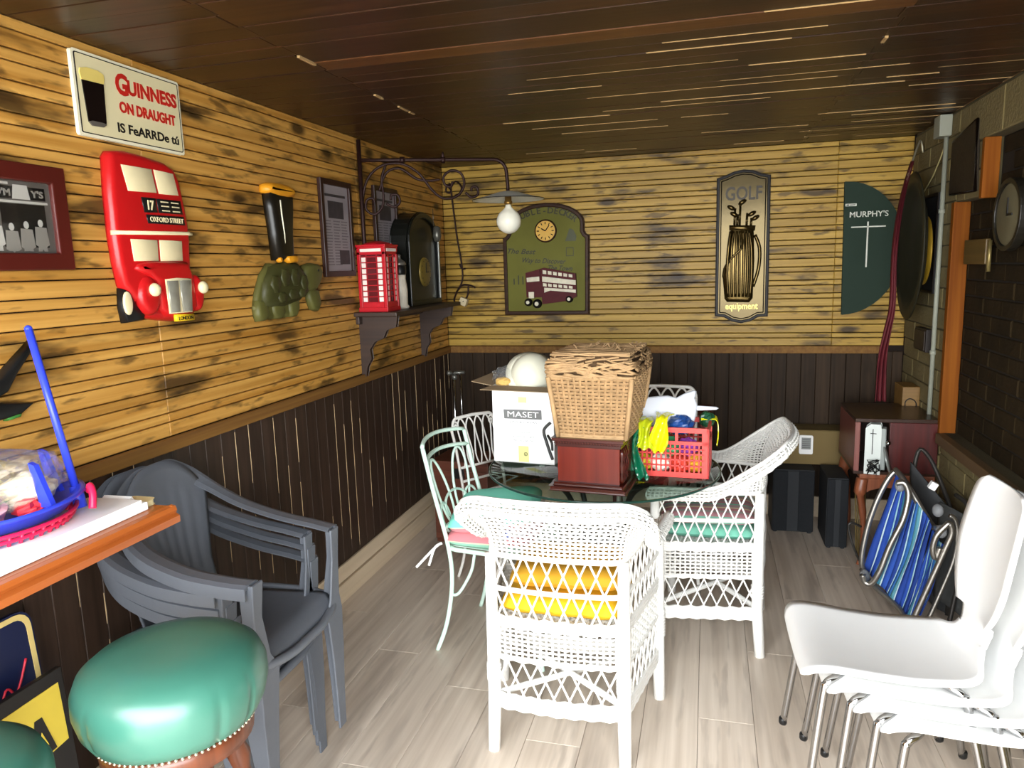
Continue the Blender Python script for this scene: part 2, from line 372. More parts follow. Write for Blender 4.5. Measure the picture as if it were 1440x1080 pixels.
# right wall: concrete blocks round a large dark opening
wall_right = wallbase('wall_right', (RWX+.07, YF, 0), (RWX+.2, BWY+.1, CZ+.05), mortar)
mb = MB(mortar)
OY = 3.93; OZ0, OZ1 = .735, 2.078
mb.bb((RWX+.008, OY, 0), (RWX+.07, BWY, CZ)); mb.bb((RWX+.008, YF, 0), (RWX+.07, OY, OZ0)); mb.bb((RWX+.008, YF, OZ1), (RWX+.07, OY, CZ)); mb.bb((RWX+.008, 3.58, 1.84), (RWX+.07, OY, OZ1))
mb.build('mortar_bed', wall_right)
def blocks(y0, y1, z0, z1, bw=.23, bh=.105):
    nz = max(1, round((z1-z0)/bh)); h = (z1-z0)/nz
    for r in range(nz):
        yy = y0-(bw/2 if r % 2 else 0)
        while yy < y1-.01:
            a, b = max(yy, y0), min(yy+bw, y1)
            if b-a > .02: board((RWX+.03, a+.003, z0+r*h+.003), (RWX+rnd.uniform(-.003, .003), b-.003, z0+(r+1)*h-.003), conc, 'block', wall_right, .003, -1)
            yy += bw
blocks(OY, BWY-.002, 0, CZ-.01); blocks(1.6, OY, 0, OZ0); blocks(2.6, OY, OZ1, CZ-.01, .4, .18); blocks(3.58, OY, 1.84, OZ1)
mb = MB(conc); mb.bb((RWX, YF, 0), (RWX+.07, 1.59, OZ0)); mb.bb((RWX, YF, OZ1), (RWX+.07, 2.59, CZ)); mb.build('plain_render', wall_right)
# brick face inside the opening, the shade in there put into its dark colour
mb = MB(M('recess_mortar_shaded', '1d170e', .9)); mb.bb((RWX+.066, YF, OZ0), (RWX+.072, OY, OZ1)); mb.build('recess_bed', wall_right)
r_ = 0; z = OZ0
while z < OZ1-.01:
    yy = 1.9-(.11 if r_ % 2 else 0)
    while yy < OY-.03:
        b = min(yy+.22, OY-.02)
        if not (z > 1.8 and b > 3.58): board((RWX+.066, yy+.0035, z+.0035), (RWX+.060+rnd.uniform(-.003, .001), b-.0035, min(z+.074, OZ1)-.003), brick_shaded, 'brick', wall_right, .004, -1)
        yy += .22
    z += .0746; r_ += 1
mb = MB(trimwood); mb.bb((RWX-.012, OY-.025, OZ0-.01), (RWX+.06, OY+.015, 1.84)); struct(mb.build('trim_3', bevel=.003))
mb = MB(trimwood); mb.bb((RWX-.012, 3.555, 1.83), (RWX+.05, 3.585, OZ1)); struct(mb.build('trim_4', bevel=.003))
mb = MB(M('sill', '5a452c', .6)); mb.bb((RWX-.03, YF, OZ0-.05), (RWX+.06, OY-.03, OZ0)); struct(mb.build('trim_5', bevel=.004))
# outside ground in front of the open side
mb = MB(M('paving', 'a5a19a', .9, var=.1)); mb.bb((-8, -12, -.1), (8, YF-.3, -.02)); struct(mb.build('ground_outside'))
# conduit and junction box on the right wall
t = thing('electrical_conduit', 'thin grey plastic conduit running down right wall from grey junction box', 'conduit', (RWX, 4.09, .75), 0)
g_m = M('grey_plastic', '8c8e80', .5)
mb = MB(g_m); mb.tube([(-.012, 0, 0), (-.012, 0, 1.43)], .011, 10); mb.build('pipe', t)
mb = MB(g_m); mb.box((-.03, 0, 1.46), (.055, .1, .1)); mb.build('junction_box', t, bevel=.004)
for zz in (.35, 1.05): mb = MB(g_m); mb.tube([(-.012, 0, zz), (-.012, 0, zz+.02)], .016, 10); mb.build('clip', t)

# ------------------------------------------------------------------ left wall
cream = M('cream_enamel', 'd9cfa6', .3, var=.05); redp = M('red_letter', 'b8261c', .4); ink = M('black_ink', '15110e', .5); edge_w = M('sign_edge', 'e4dfc4', .35)
# stout advertising sign
t = on_left('advertising_sign', 'cream metal sign with pint glass and red lettering above the red bus', 'sign', 1.963, 2.005)
mb = MB(edge_w); mb.prism(rrect(-.214, 0, .214, .232, .008), 0, -.012); mb.build('sign_plate', t, bevel=.001)
mb = MB(cream); mb.prism(rrect(-.205, .009, .205, .223, .006), -.012, -.0135)
mb.mat(ink); mb.ring(rrect(-.207, .007, .207, .225, .006), rrect(-.2045, .0095, .2045, .2225, .005), -.012, -.0142); mb.build('printed_face', t)
mb = MB(); text_mb(mb, 'G', .082, TF(-.065, .143, -.0135), redp, off=.0034, align='LEFT', sx=.85)
text_mb(mb, 'UINNESS', .058, TF(-.018, .148, -.0135), redp, off=.0022, align='LEFT', fit=.212)
mb.build('lettering', t); mb = MB(); text_mb(mb, 'ON DRAUGHT', .043, TF(-.058, .090, -.0135), redp, off=.0018, align='LEFT', fit=.24)
mb.build('lettering', t); mb = MB(); text_mb(mb, 'IS FeARRDe tú', .038, TF(-.075, .030, -.0135), ink, off=.0009, align='LEFT', fit=.262); mb.build('lettering', t)
mb = MB(M('stout', '120b0a', .25)); mb.prism([(-.19, .152), (-.182, .04), (-.17, .032), (-.125, .036), (-.117, .045), (-.112, .155)], -.0135, -.0165)
mb.mat(M('stout_head', 'd9c36c', .4)); mb.prism([(-.191, .152), (-.196, .172), (-.192, .183), (-.17, .189), (-.13, .189), (-.11, .182), (-.108, .170), (-.112, .155)], -.0135, -.017)
mb.mat(M('glass_foot', '5b564f', .2)); mb.prism([(-.182, .04), (-.17, .030), (-.13, .032), (-.117, .041), (-.13, .044), (-.17, .044)], -.0135, -.018); mb.build('pint_picture', t)
# red double-decker bus relief
Y0, Z0 = 1.98, 1.448
busred = M('bus_red', 'b41618', .3, var=.06, bump=.1, bscale=30); bcream = M('bus_cream', 'e0d2a8', .45, var=.08, scale=15); bsilver = M('bus_silver', 'a3a193', .35, metal=.4, var=.3, scale=18)
t = on_left('bus_wall_plaque', 'red double-decker London bus relief hanging below the cream beer sign', 'wall decoration', Y0, Z0)
out = [(1.822, 1.955), (1.835, 1.972), (1.894, 1.981), (1.966, 1.977), (2.057, 1.967), (2.1, 1.951), (2.120, 1.917), (2.130, 1.869), (2.140, 1.811), (2.147, 1.745), (2.142, 1.693), (2.135, 1.61), (2.165, 1.59), (2.176, 1.553), (2.170, 1.499), (2.13, 1.475), (2.10, 1.46), (2.031, 1.456), (1.952, 1.467), (1.907, 1.478), (1.877, 1.522), (1.828, 1.578), (1.817, 1.646), (1.812, 1.729), (1.814, 1.852)]
mb = MB(busred); mb.puff(sh(out, Y0, Z0), 0, -.034, .022); mb.build('body', t)
mb = MB(busred); mb.puff(sh([(1.87, 1.628), (1.885, 1.645), (1.95, 1.652), (2.10, 1.65), (2.122, 1.60), (2.128, 1.50), (2.09, 1.472), (1.98, 1.472), (1.955, 1.50), (1.95, 1.585), (1.915, 1.61)], Y0, Z0), -.026, -.052, .018); mb.build('bonnet', t)
for c, rr in (((1.918, 1.545), .045), ((2.139, 1.545), .034)):
    mb = MB(busred); mb.puff(sh(circ(rr, 20, c, ry=.062), Y0, Z0), -.02, -.05, .02); mb.build('wing', t)
def pane(pts, y, m, name, d=.004, lab=None, e=.0015): mb = MB(m); mb.puff(sh(pts, Y0, Z0), y, y-d, e, 2); return mb.build(name, t, lab)
pane([(1.862, 1.936), (1.985, 1.936), (1.998, 1.864), (1.88, 1.861)], -.033, bcream, 'upper_window')
pane([(1.995, 1.936), (2.082, 1.933), (2.098, 1.864), (2.009, 1.863)], -.033, bcream, 'upper_window')
pane([(1.868, 1.718), (1.979, 1.718), (1.976, 1.652), (1.873, 1.652)], -.033, bcream, 'lower_window')
pane([(1.989, 1.718), (2.092, 1.718), (2.087, 1.652), (1.986, 1.652)], -.033, bcream, 'lower_window')
pane([(1.812, 1.742), (2.13, 1.750), (2.148, 1.745), (2.149, 1.736), (2.13, 1.737), (1.812, 1.729)], -.016, bcream, 'band', .021, 'cream band between the decks')
a = pane([(1.93, 1.847), (1.99, 1.848), (1.994, 1.803), (1.938, 1.801)], -.033, black_m, 'route_board')
mb = MB(); text_mb(mb, '17', .04, TF(1.962-Y0, 1.811-Z0, -.0375), bcream, off=.001, fit=.026); mb.build('route_number', t)
a = pane([(1.994, 1.847), (2.103, 1.848), (2.11, 1.804), (2.000, 1.803)], -.033, black_m, 'route_board')
mb = MB(bcream)
for q, zz in enumerate((1.838, 1.825, 1.811)):
    for y_ in (2.01, 2.058): mb.box((y_+.016+q*.002-Y0, -.038, zz-Z0), (.033, .002, .0035))
mb.build('route_lines', t)
pane([(1.943, 1.795), (2.112, 1.797), (2.116, 1.769), (1.949, 1.768)], -.033, black_m, 'destination_board')
mb = MB(); text_mb(mb, 'OXFORD STREET', .022, TF(2.031-Y0, 1.7745-Z0, -.0375), bcream, off=.0001, fit=.15); mb.build('destination_lettering', t)
pane([(1.975, 1.594), (2.03, 1.598), (2.098, 1.594), (2.088, 1.482), (1.98, 1.484)], -.051, bcream, 'grille_surround', .004)
mb = MB(bsilver)
for a0, a1 in ((1.980, 2.029), (2.036, 2.088)): mb.puff(sh([(a0, 1.589), (a1, 1.589), (a1-.004, 1.487), (a0+.004, 1.487)], Y0, Z0), -.054, -.060, .002, 2)
mb.build('grille', t)
for c in ((1.923, 1.563), (2.150, 1.563)):
    mb = MB(bcream); mb.ball((c[0]-Y0, -.056, c[1]-Z0), (.021, .015, .021)); mb.build('headlight', t)
pane([(2.005, 1.480), (2.092, 1.478), (2.092, 1.455), (2.006, 1.457)], -.045, M('plate_yellow', 'd9b31c', .45), 'number_plate', .012)
mb = MB(); text_mb(mb, 'LONDON', .017, TF(2.049-Y0, 1.4605-Z0, -.0572), ink, off=.0001, fit=.068); mb.build('plate_lettering', t)
mb = MB(black_m); mb.puff(sh([(1.828, 1.572), (1.854, 1.563), (1.876, 1.52), (1.909, 1.487), (1.9, 1.469), (1.829, 1.466), (1.822, 1.514)], Y0, Z0), 0, -.026, .006); mb.build('wheel', t)
mb = MB(bcream); mb.puff(sh(circ(.017, 16, (1.838, 1.526), ry=.036), Y0, Z0), -.024, -.031, .003); mb.build('wheel_hub', t)
# framed team photograph, cut by the frame's left border
t = on_left('framed_photo', 'black-and-white team photograph in a wide dark red wooden frame', 'picture', 1.40, 1.628)
fw = M('red_frame', '4b1812', .35, var=.15)
mb = MB(fw); mb.ring([(-.26, 0), (.27, 0), (.27, .274), (-.26, .274)], [(-.20, .045), (.225, .045), (.225, .228), (-.20, .228)], 0, -.022); mb.build('frame', t, bevel=.004)
ph_d = M('photo_dark', '1c1a18', .25); ph_g = M('photo_grey', '57534e', .25); ph_l = M('photo_light', 'b9b6ae', .25); ph_m = M('photo_mid', '86827a', .25)
mb = MB(ph_g); mb.bb((-.20, -.004, .045), (.225, -.008, .228)); mb.mat(ph_d); mb.bb((.075, -.008, .06), (.205, -.0085, .17)); mb.mat(ph_l); mb.bb((.06, -.008, .172), (.215, -.0085, .178)); mb.bb((.035, -.0082, .217), (.105, -.0088, .223))
for i in range(9):
    cx = .185-.043*i; m_ = (ph_m, ph_m, ph_m, ph_l, ph_g)[i % 5]; h = .112-.006*(i % 3)
    mb.mat(m_); mb.prism([(cx-.017, h+.002), (cx+.017, h), (cx+.021, h-.045), (cx+.012, h-.05), (cx+.013, .05), (cx+.003, .05), (cx, h-.055), (cx-.004, .05), (cx-.014, .05), (cx-.013, h-.05), (cx-.021, h-.045)], -.008, -.009)
    mb.mat(ph_l); mb.prism(circ(.0075, 10, (cx, h+.011), ry=.010), -.008, -.0092)
text_mb(mb, 'uario', .03, TF(-.0, .148, -.009), ph_l, off=.0005); mb.mat(ph_d); mb.bb((.055, -.008, .182), (.21, -.0086, .214)); mb.mat(ph_l); mb.prism([(.112, .182), (.118, .218), (.158, .218), (.164, .182)], -.008, -.0089); text_mb(mb, "O'M", .024, TF(.085, .189, -.009), ph_m, off=.0006, fit=.045); text_mb(mb, "Y'S", .024, TF(.186, .189, -.009), ph_m, off=.0006, fit=.036); mb.build('photograph', t)
mb = MB(M('picture_glass', 'ffffff', .05, trans=1, alpha=.15)); mb.bb((-.20, -.012, .045), (.225, -.0125, .228)); mb.build('glass', t)
# tortoise carrying a pint
Y0, Z0 = 2.72, 1.416
t = on_left('tortoise_plaque', 'painted tortoise carrying a tall black pint on its back, on left wall', 'wall decoration', Y0, Z0)
sg = M('tortoise_green', '3a3a1b', .5, var=.35, scale=9, bump=.4, bscale=25); sg2 = M('tortoise_skin', '56552a', .5, var=.2, scale=12)
mb = MB(sg2); mb.puff(sh([(2.50, 1.43), (2.494, 1.47), (2.515, 1.53), (2.554, 1.597), (2.609, 1.644), (2.834, 1.64), (2.86, 1.61), (2.86, 1.50), (2.809, 1.475), (2.79, 1.435), (2.705, 1.418), (2.69, 1.44), (2.641, 1.43), (2.602, 1.417), (2.56, 1.425)], Y0, Z0), 0, -.022, .014); mb.build('body', t)
mb = MB(sg); mb.puff(sh([(2.53, 1.475), (2.545, 1.56), (2.60, 1.63), (2.70, 1.652), (2.80, 1.645), (2.85, 1.60), (2.87, 1.52), (2.80, 1.485), (2.66, 1.465)], Y0, Z0), -.012, -.05, .035); mb.build('shell', t)
for c, rx, rz_ in (((2.60, 1.56), .035, .04), ((2.67, 1.585), .034, .042), ((2.745, 1.585), .034, .042), ((2.815, 1.56), .030, .038), ((2.64, 1.505), .034, .025), ((2.72, 1.515), .034, .025), ((2.795, 1.518), .03, .022)):
    mb = MB(sg); mb.puff([(c[0]-Y0+rx*math.cos(a*PI/3), c[1]-Z0+rz_*math.sin(a*PI/3)) for a in range(6)], -.044, -.056, .006, 2); mb.build('shell_scute', t)
mb = MB(sg2); mb.puff(sh([(2.85, 1.60), (2.875, 1.635), (2.93, 1.645), (2.985, 1.64), (3.01, 1.61), (3.0, 1.58), (2.975, 1.545), (2.94, 1.52), (2.88, 1.52)], Y0, Z0), 0, -.04, .018); mb.mat(ink); mb.ball((2.955-Y0, -.041, 1.612-Z0), (.006, .004, .006), 8, 6); mb.build('head', t)
for q in ([(2.50, 1.50), (2.56, 1.50), (2.57, 1.44), (2.55, 1.417), (2.50, 1.417), (2.494, 1.45)], [(2.60, 1.49), (2.67, 1.49), (2.69, 1.44), (2.66, 1.417), (2.615, 1.42), (2.60, 1.45)], [(2.72, 1.50), (2.80, 1.50), (2.80, 1.45), (2.775, 1.418), (2.725, 1.42), (2.72, 1.45)], [(2.88, 1.53), (2.97, 1.53), (2.985, 1.46), (2.955, 1.428), (2.91, 1.44), (2.89, 1.48)]):
    mb = MB(sg2); mb.puff(sh(q, Y0, Z0), -.004, -.034, .014); mb.build('leg', t)
pint_k = M('pint_black', '17140f', .3); pint_o = M('pint_orange', 'd58f1e', .4)
R_ = [(2.612, 1.93), (2.62, 1.86), (2.633, 1.76), (2.640, 1.655), (2.768, 1.655), (2.772, 1.76), (2.788, 1.86), (2.792, 1.93)]
mb = MB(pint_k); mb.puff(sh(R_, Y0, Z0), -.008, -.052, .030); mb.build('pint_glass', t)
mb = MB(pint_o); mb.puff(sh([(2.600, 1.925), (2.603, 1.95), (2.64, 1.963), (2.70, 1.966), (2.76, 1.963), (2.80, 1.955), (2.802, 1.93), (2.795, 1.912), (2.74, 1.903), (2.68, 1.905), (2.61, 1.918)], Y0, Z0), -.006, -.058, .025); mb.build('foam', t)
mb = MB(pint_o); mb.puff(sh([(2.70, 1.672), (2.768, 1.677), (2.775, 1.66), (2.765, 1.645), (2.71, 1.643), (2.698, 1.655)], Y0, Z0), -.03, -.058, .006); mb.puff(sh(circ(.012, 8, (2.655, 1.657)), Y0, Z0), -.03, -.05, .004); mb.build('glass_base', t)
mb = MB(edge_w); mb.tube([(2.672-Y0, -.052, 1.895-Z0), (2.675-Y0, -.053, 1.83-Z0), (2.685-Y0, -.053, 1.76-Z0), (2.688-Y0, -.05, 1.71-Z0)], [.0035, .0035, .0025, .001], 6); mb.build('highlight_stroke', t)
# bird plaque at the border
Y0, Z0 = 1.36, 1.25
t = on_left('bird_plaque', 'black bird wall plaque with spread pointed wings, above the blue toy', 'wall decoration', Y0, Z0)
mb = MB(black_m)
mb.puff(sh([(1.20, 1.36), (1.30, 1.345), (1.40, 1.365), (1.43, 1.39), (1.512, 1.452), (1.492, 1.414), (1.45, 1.37), (1.415, 1.325), (1.33, 1.29), (1.20, 1.28)], Y0, Z0), 0, -.03, .008); mb.build('wing', t)
mb = MB(black_m); mb.puff(sh([(1.22, 1.30), (1.40, 1.302), (1.49, 1.287), (1.45, 1.264), (1.403, 1.258), (1.24, 1.25)], Y0, Z0), 0, -.024, .006); mb.build('wing', t)
mb = MB(M('bird_green', '3c7a33', .4)); mb.puff(sh([(1.408, 1.268), (1.452, 1.266), (1.445, 1.255), (1.41, 1.252)], Y0, Z0), 0, -.02, .003); mb.build('tail', t)
mb = MB(black_m); mb.ball((1.22-Y0, -.03, 1.31-Z0), (.06, .03, .05)); mb.build('body', t)
# two narrow frames with newspaper pages
fwd = M('narrow_frame', '2c1712', .4, var=.1); paper = M('newspaper', '8d8588', .5, var=.12, scale=5); np_d = M('news_dark', '3c3638', .6, var=.3, scale=30); np_l = M('news_text', '6a6366', .6, var=.2, scale=60)
def newsframe(Yc, Zb, w_, h, label, seed):
    t = on_left('framed_newspaper', label, 'picture', Yc, Zb, 'framed newspaper pages on left wall'); a = w_/2; b = .026
    mb = MB(fwd); mb.ring([(-a, 0), (a, 0), (a, h), (-a, h)], [(-a+b, b), (a-b, b), (a-b, h-b), (-a+b, h-b)], 0, -.02); mb.build('frame', t, bevel=.003)
    mb = MB(paper); mb.bb((-a+b, -.003, b), (a-b, -.007, h-b)); r = random.Random(seed); W_ = w_-2*b; H_ = h-2*b; x0 = -a+b; z0 = b
    mb.mat(np_d); mb.bb((x0+W_*.2, -.007, z0+H_*.62), (x0+W_*.8, -.0076, z0+H_*.82)); mb.bb((x0+W_*.55, -.007, z0+H_*.08), (x0+W_*.95, -.0076, z0+H_*.25)); mb.bb((x0+W_*.1, -.007, z0+H_*.87), (x0+W_*.9, -.0076, z0+H_*.9))
    mb.mat(np_l)
    for q in range(16):
        for c in range(3):
            zz = z0+H_*(.58-.034*q)
            if zz > z0+.01 and not (c == 2 and q > 9): mb.bb((x0+W_*(.06+.31*c), -.007, zz), (x0+W_*(.06+.31*c+r.uniform(.2, .27)), -.0074, zz+H_*.014))
    mb.build('newspaper_page', t); return t
newsframe(3.215, 1.58, .30, .45, 'framed newspaper page hung left of the black lamp bracket post', 1)
newsframe(3.775, 1.60, .30, .45, 'framed newspaper page half hidden behind the red telephone box', 2)
# shelf on two scroll brackets
shm = WOOD('shelf_wood', '241712', '3a271c', 'Y', rnd=.03, rough=.5)
t = on_left('wall_shelf', 'dark wooden shelf on scrolled brackets carrying the red telephone box', 'shelf', 3.83, 1.385)
mb = MB(shm); mb.bb((-.49, 0, -.01), (.49, -.235, .012)); mb.build('shelf_board', t, bevel=.004)
mb = MB(shm); mb.bb((-.47, 0, -.05), (.47, -.02, -.01)); mb.build('rail', t, bevel=.003)
for xx in (-.42, .40):
    pr = [(0, 0), (0, -.31), (-.02, -.31), (-.03, -.26), (-.055, -.22), (-.05, -.17), (-.08, -.13), (-.13, -.11), (-.15, -.07), (-.20, -.055), (-.21, 0)]
    mb = MB(shm); mb.prism([(q[0], q[1]-.01) for q in pr], xx-.014, xx+.014, 'X'); mb.build('bracket', t, bevel=.003)
# telephone box
pbr = M('booth_red', 'b31420', .35, var=.08); pbw = M('booth_white', 'e8d9cf', .5); pbd = M('booth_glass', '5a0d12', .15)
t = thing('telephone_box_model', 'red model telephone box with white panes standing on dark wall shelf', 'ornament', (-1.632, 3.462, 1.397), 0)
W2 = .077; H = .355
mb = MB(pbr); mb.bb((-W2-.003, -.08, 0), (W2+.003, .08, .022)); mb.build('plinth', t, bevel=.002)
mb = MB(pbd); mb.bb((-W2+.012, -.066, .02), (W2-.012, .066, .30)); mb.build('interior', t)
for sx in (-1, 1):
    for sy in (-1, 1): mb = MB(pbr); mb.bb((sx*(W2-.018), sy*.060, .02), (sx*W2, sy*.077, .30)); mb.build('corner_post', t, bevel=.002)
mb = MB(pbr); mb.bb((-W2, -.077, .285), (W2, .077, .333)); mb.bb((-W2-.004, -.081, .325), (W2+.004, .081, .335)); mb.build('header', t, bevel=.002)
mb = MB(pbr); g = lambda u, v: ((u-.5)*2*W2, (v-.5)*.154, .333+.03*max(0, (1-(2*u-1)**2))*.6+.03*max(0, (1-(2*v-1)**2))*.6-.018); mb.grid(g, 12, 12, thick=-.004); mb.build('domed_roof', t)
for k, (rz2, dx) in enumerate(((0, -.0775), (PI/2, W2+.0005))):
    R4 = rotz(rz2); hw = W2-.02 if k == 0 else .058
    mb = MB(pbw, R4 if k == 0 else Matrix.Translation((0, 0, 0)) @ R4)
    yy = -.0775 if k == 0 else -W2-.0005
    mb.bb((-hw, yy, .300), (hw, yy-.0015, .315)); mb.build('sign_strip', t)
    mb = MB(pbr, R4)
    for q in range(9): zz = .045+q*.0285; mb.bb((-hw, -.068 if k == 0 else -.068, zz), (hw, (-.0745 if k == 0 else -.0745), zz+.004))
    for xx in (-hw*.5, hw*.5): mb.bb((xx-.002, -.068, .04), (xx+.002, -.0745, .285))
    mb.bb((-hw, -.066, .02), (hw, -.076, .045)); mb.build('glazing_bars', t)
    for q in range(8):
        for xx in (-hw*.77, hw*.77): mb = MB(pbw, R4); mb.bb((xx-hw*.2, -.068, .0505+q*.0285), (xx+hw*.2, -.0715, .0725+q*.0285)); mb.build('pane', t)
# stein and arched clock behind it
t = thing('lidded_stein', 'small white lidded stein with dark band, behind the telephone box', 'ornament', (-1.60, 3.66, 1.397), 0)
mb = MB(M('stein_white', 'c9bfae', .3, var=.15, scale=30)); mb.lathe([(.04, 0), (.045, .01), (.036, .02), (.038, .10), (.03, .16), (.032, .18)], 20); mb.build('body', t)
mb = MB(black_m); mb.lathe([(.033, .18), (.035, .19), (.035, .225), (.031, .23)], 20); mb.build('collar', t)
mb = MB(M('pewter', '8e8a82', .3, metal=.7)); mb.lathe([(.034, .23), (.036, .237), (.03, .25), (.012, .262), (.008, .275), (.01, .283), (.002, .29)], 20); mb.build('lid', t)
t = on_left('arched_clock', 'tall black arched clock with oval gold dial, on far end of dark shelf', 'clock', 4.05, 1.397, out=.01)
ck = M('clock_black', '12130f', .35, var=.15)
arch = [(-.24, 0), (.24, 0), (.24, .36)]+circ(.24, 16, (0, .36), 0, PI, .17)[1:]
mb = MB(ck); mb.prism(arch, 0, -.10); mb.build('case', t, bevel=.006)
mb = MB(ck); mb.ring(arch, offset_poly(arch, .03), -.10, -.115); mb.build('door_rim', t, bevel=.004)
mb = MB(M('dial_dull', '7d6a30', .4, metal=.3)); mb.puff(circ(.085, 28, (-.0, .19)), -.10, -.112, .01, 2); mb.build('dial', t)
mb = MB(ink); mb.box((.0, -.114, .215), (.005, .003, .06)); mb.box((.02, -.114, .19), (.04, .003, .005))
for q in range(12): a = q*PI/6; mb.box((.07*math.cos(a), -.114, .19+.07*math.sin(a)), (.006, .002, .006))
mb.build('hands_and_marks', t)
mb = MB(M('silver_strip', 'b8bab2', .25, metal=.5)); mb.bb((.205, -.115, .03), (.218, -.119, .40)); mb.build('edge_strip', t)
mb = MB(M('weight', '5c5a52', .3, metal=.5)); mb.tube([(.12, -.125, .56), (.12, -.125, .46)], .002, 6); mb.lathe([(.004, .46), (.022, .45), (.026, .40), (.018, .37), (.003, .365)], 14, (.12, -.145, 0)); mb.build('pendulum_weight', t)
# wrought iron lamp bracket
P0 = V((LWX+.03, 3.45, 0)); P1 = V((-1.02, 3.79, 0)); dirv = (P1-P0); LL = dirv.length; dv = dirv/LL
t = thing('lamp_bracket', 'black wrought-iron scroll bracket holding a round bulb under enamel shade', 'wall lamp', (P0.x, P0.y, 1.39), math.atan2(dv.y, dv.x))
bz = 1.39
mb = MB(iron); mb.tube([(0, 0, 0), (0, 0, .86)], .011, 10); mb.ball((0, 0, .0), .016, 10, 8); mb.build('wall_post', t)
mb = MB(iron); pth = [(0, 0, 2.15-bz), (.2, 0, 2.152-bz), (LL-.07, 0, 2.155-bz)]+[(LL-.07+.065*math.sin(a), 0, 2.155-bz-.065+.065*math.cos(a)) for a in [k*PI/12 for k in range(1, 7)]]+[(LL, 0, 2.02-bz), (LL, 0, 1.985-bz)]
mb.tube(pth, .0095, 10); mb.build('arm', t)
def spiral(c, r0, r1, a0, turns, n=26): return [(c[0]+(r0+(r1-r0)*i/n)*math.cos(a0+turns*2*PI*i/n), 0, c[1]+(r0+(r1-r0)*i/n)*math.sin(a0+turns*2*PI*i/n)) for i in range(n+1)]
def iron_curve(pts, name='scroll', r=.0065, par=None): mb = MB(iron); mb.tube(pts, r, 6); return mb.build(name, par or t)
iron_curve(catmull([(0.0, 0, 1.93-bz), (.03, 0, 2.05-bz), (.10, 0, 2.12-bz), (.20, 0, 2.135-bz), (.29, 0, 2.09-bz), (.36, 0, 2.0-bz), (.42, 0, 1.96-bz), (.49, 0, 1.975-bz), (.525, 0, 2.03-bz), (.51, 0, 2.085-bz), (.46, 0, 2.10-bz), (.42, 0, 2.07-bz), (.425, 0, 2.03-bz), (.455, 0, 2.02-bz), (.465, 0, 2.045-bz)], 5))
iron_curve(catmull([(.13, 0, 2.13-bz), (.105, 0, 2.06-bz), (.11, 0, 1.98-bz), (.10, 0, 1.92-bz), (.06, 0, 1.885-bz), (.02, 0, 1.91-bz), (.025, 0, 1.955-bz), (.055, 0, 1.965-bz), (.065, 0, 1.94-bz)], 5))
iron_curve(catmull([(.09, 0, 2.0-bz), (.13, 0, 2.09-bz), (.20, 0, 2.11-bz), (.28, 0, 2.06-bz), (.34, 0, 2.05-bz), (.40, 0, 2.055-bz)], 5))
iron_curve(catmull([(.12, 0, 1.94-bz), (.16, 0, 1.92-bz), (.19, 0, 1.945-bz), (.18, 0, 1.98-bz), (.15, 0, 1.98-bz), (.145, 0, 1.955-bz)], 5))
iron_curve(catmull([(.53, 0, 1.99-bz), (.56, 0, 1.965-bz), (.595, 0, 1.98-bz), (.59, 0, 2.015-bz), (.565, 0, 2.015-bz), (.56, 0, 1.995-bz)], 5))
mb = MB(iron); mb.tube([(.2, 0, 2.152-bz), (.225, 0, 2.152-bz)], .016, 10); mb.tube([(.41, 0, 2.152-bz), (.43, 0, 2.152-bz)], .016, 10); mb.ball((.42, 0, 2.175-bz), (.008, .008, .018), 8, 6); mb.build('collar', t)
mb = MB(M('enamel_white', 'd8d6c8', .35)); zz = 1.965-bz
mb.lathe([(.02, zz+.03), (.06, zz+.022), (.12, zz+.004), (.188, zz-.014)], 40, (LL, 0, 0), cap=(True, False)); mb.lathe([(.188, zz-.015), (.12, zz+.001), (.06, zz+.018), (.02, zz+.026)], 40, (LL, 0, 0), cap=(False, True))
mb.mat(black_m); mb.lathe([(.187, zz-.0145), (.190, zz-.012), (.190, zz-.016), (.187, zz-.0155)], 40, (LL, 0, 0), cap=(False, False)); mb.build('lamp_shade', t)
mb = MB(M('brass', '8a6a36', .3, metal=.8)); mb.lathe([(.012, zz+.03), (.018, zz+.02), (.018, zz-.02), (.022, zz-.025), (.022, zz-.035), (.015, zz-.04)], 16, (LL, 0, 0)); mb.build('socket', t)
mb = MB(M('bulb_glass', 'e9e6d6', .2, var=.03)); zb = zz-.125
mb.lathe([(.014, zz-.038), (.017, zz-.052), (.03, zz-.066)]+[(.065*math.cos(a), zb+.065*math.sin(a)) for a in [PI/2-.55-k*(PI-.6)/12 for k in range(13)]], 28, (LL, 0, 0)); mb.build('globe_bulb', t)

# ------------------------------------------------------------------ back wall
X0, Z0 = -1.022, 1.285
t = on_back('double_decker_sign', 'arched green wooden sign with gold clock dial and small red bus', 'sign', X0, Z0)
dk = WOOD('sign_moulding', '2a180e', '3f2717', 'X', rnd=.02, rough=.4, spec=.12); grn = M('sign_green', '66642a', .6, var=.12, scale=7, spec=.12)
q = [(-1.305, 1.287), (-.743, 1.285), (-.737, 1.783), (-.760, 1.80), (-.770, 1.82), (-.768, 1.865)]
arc = [(-1.018+.252*math.cos(a), 1.862+.138*math.sin(a)) for a in [PI*k/14 for k in range(1, 14)]]
q = q+arc+[(-1.268, 1.865), (-1.270, 1.82), (-1.282, 1.80), (-1.305, 1.785)]; q = sh(q, X0, Z0)
mb = MB(dk); mb.prism(q, 0, -.02); mb.build('backboard', t, bevel=.003)
mb = MB(dk); mb.ring(q, offset_poly(q, .024), -.02, -.036); mb.build('moulding', t, bevel=.005)
mb = MB(grn); mb.prism(offset_poly(q, .022), -.02, -.024); mb.build('painted_panel', t)
gi = M('old_ink', '24200e', .5); mb = MB()
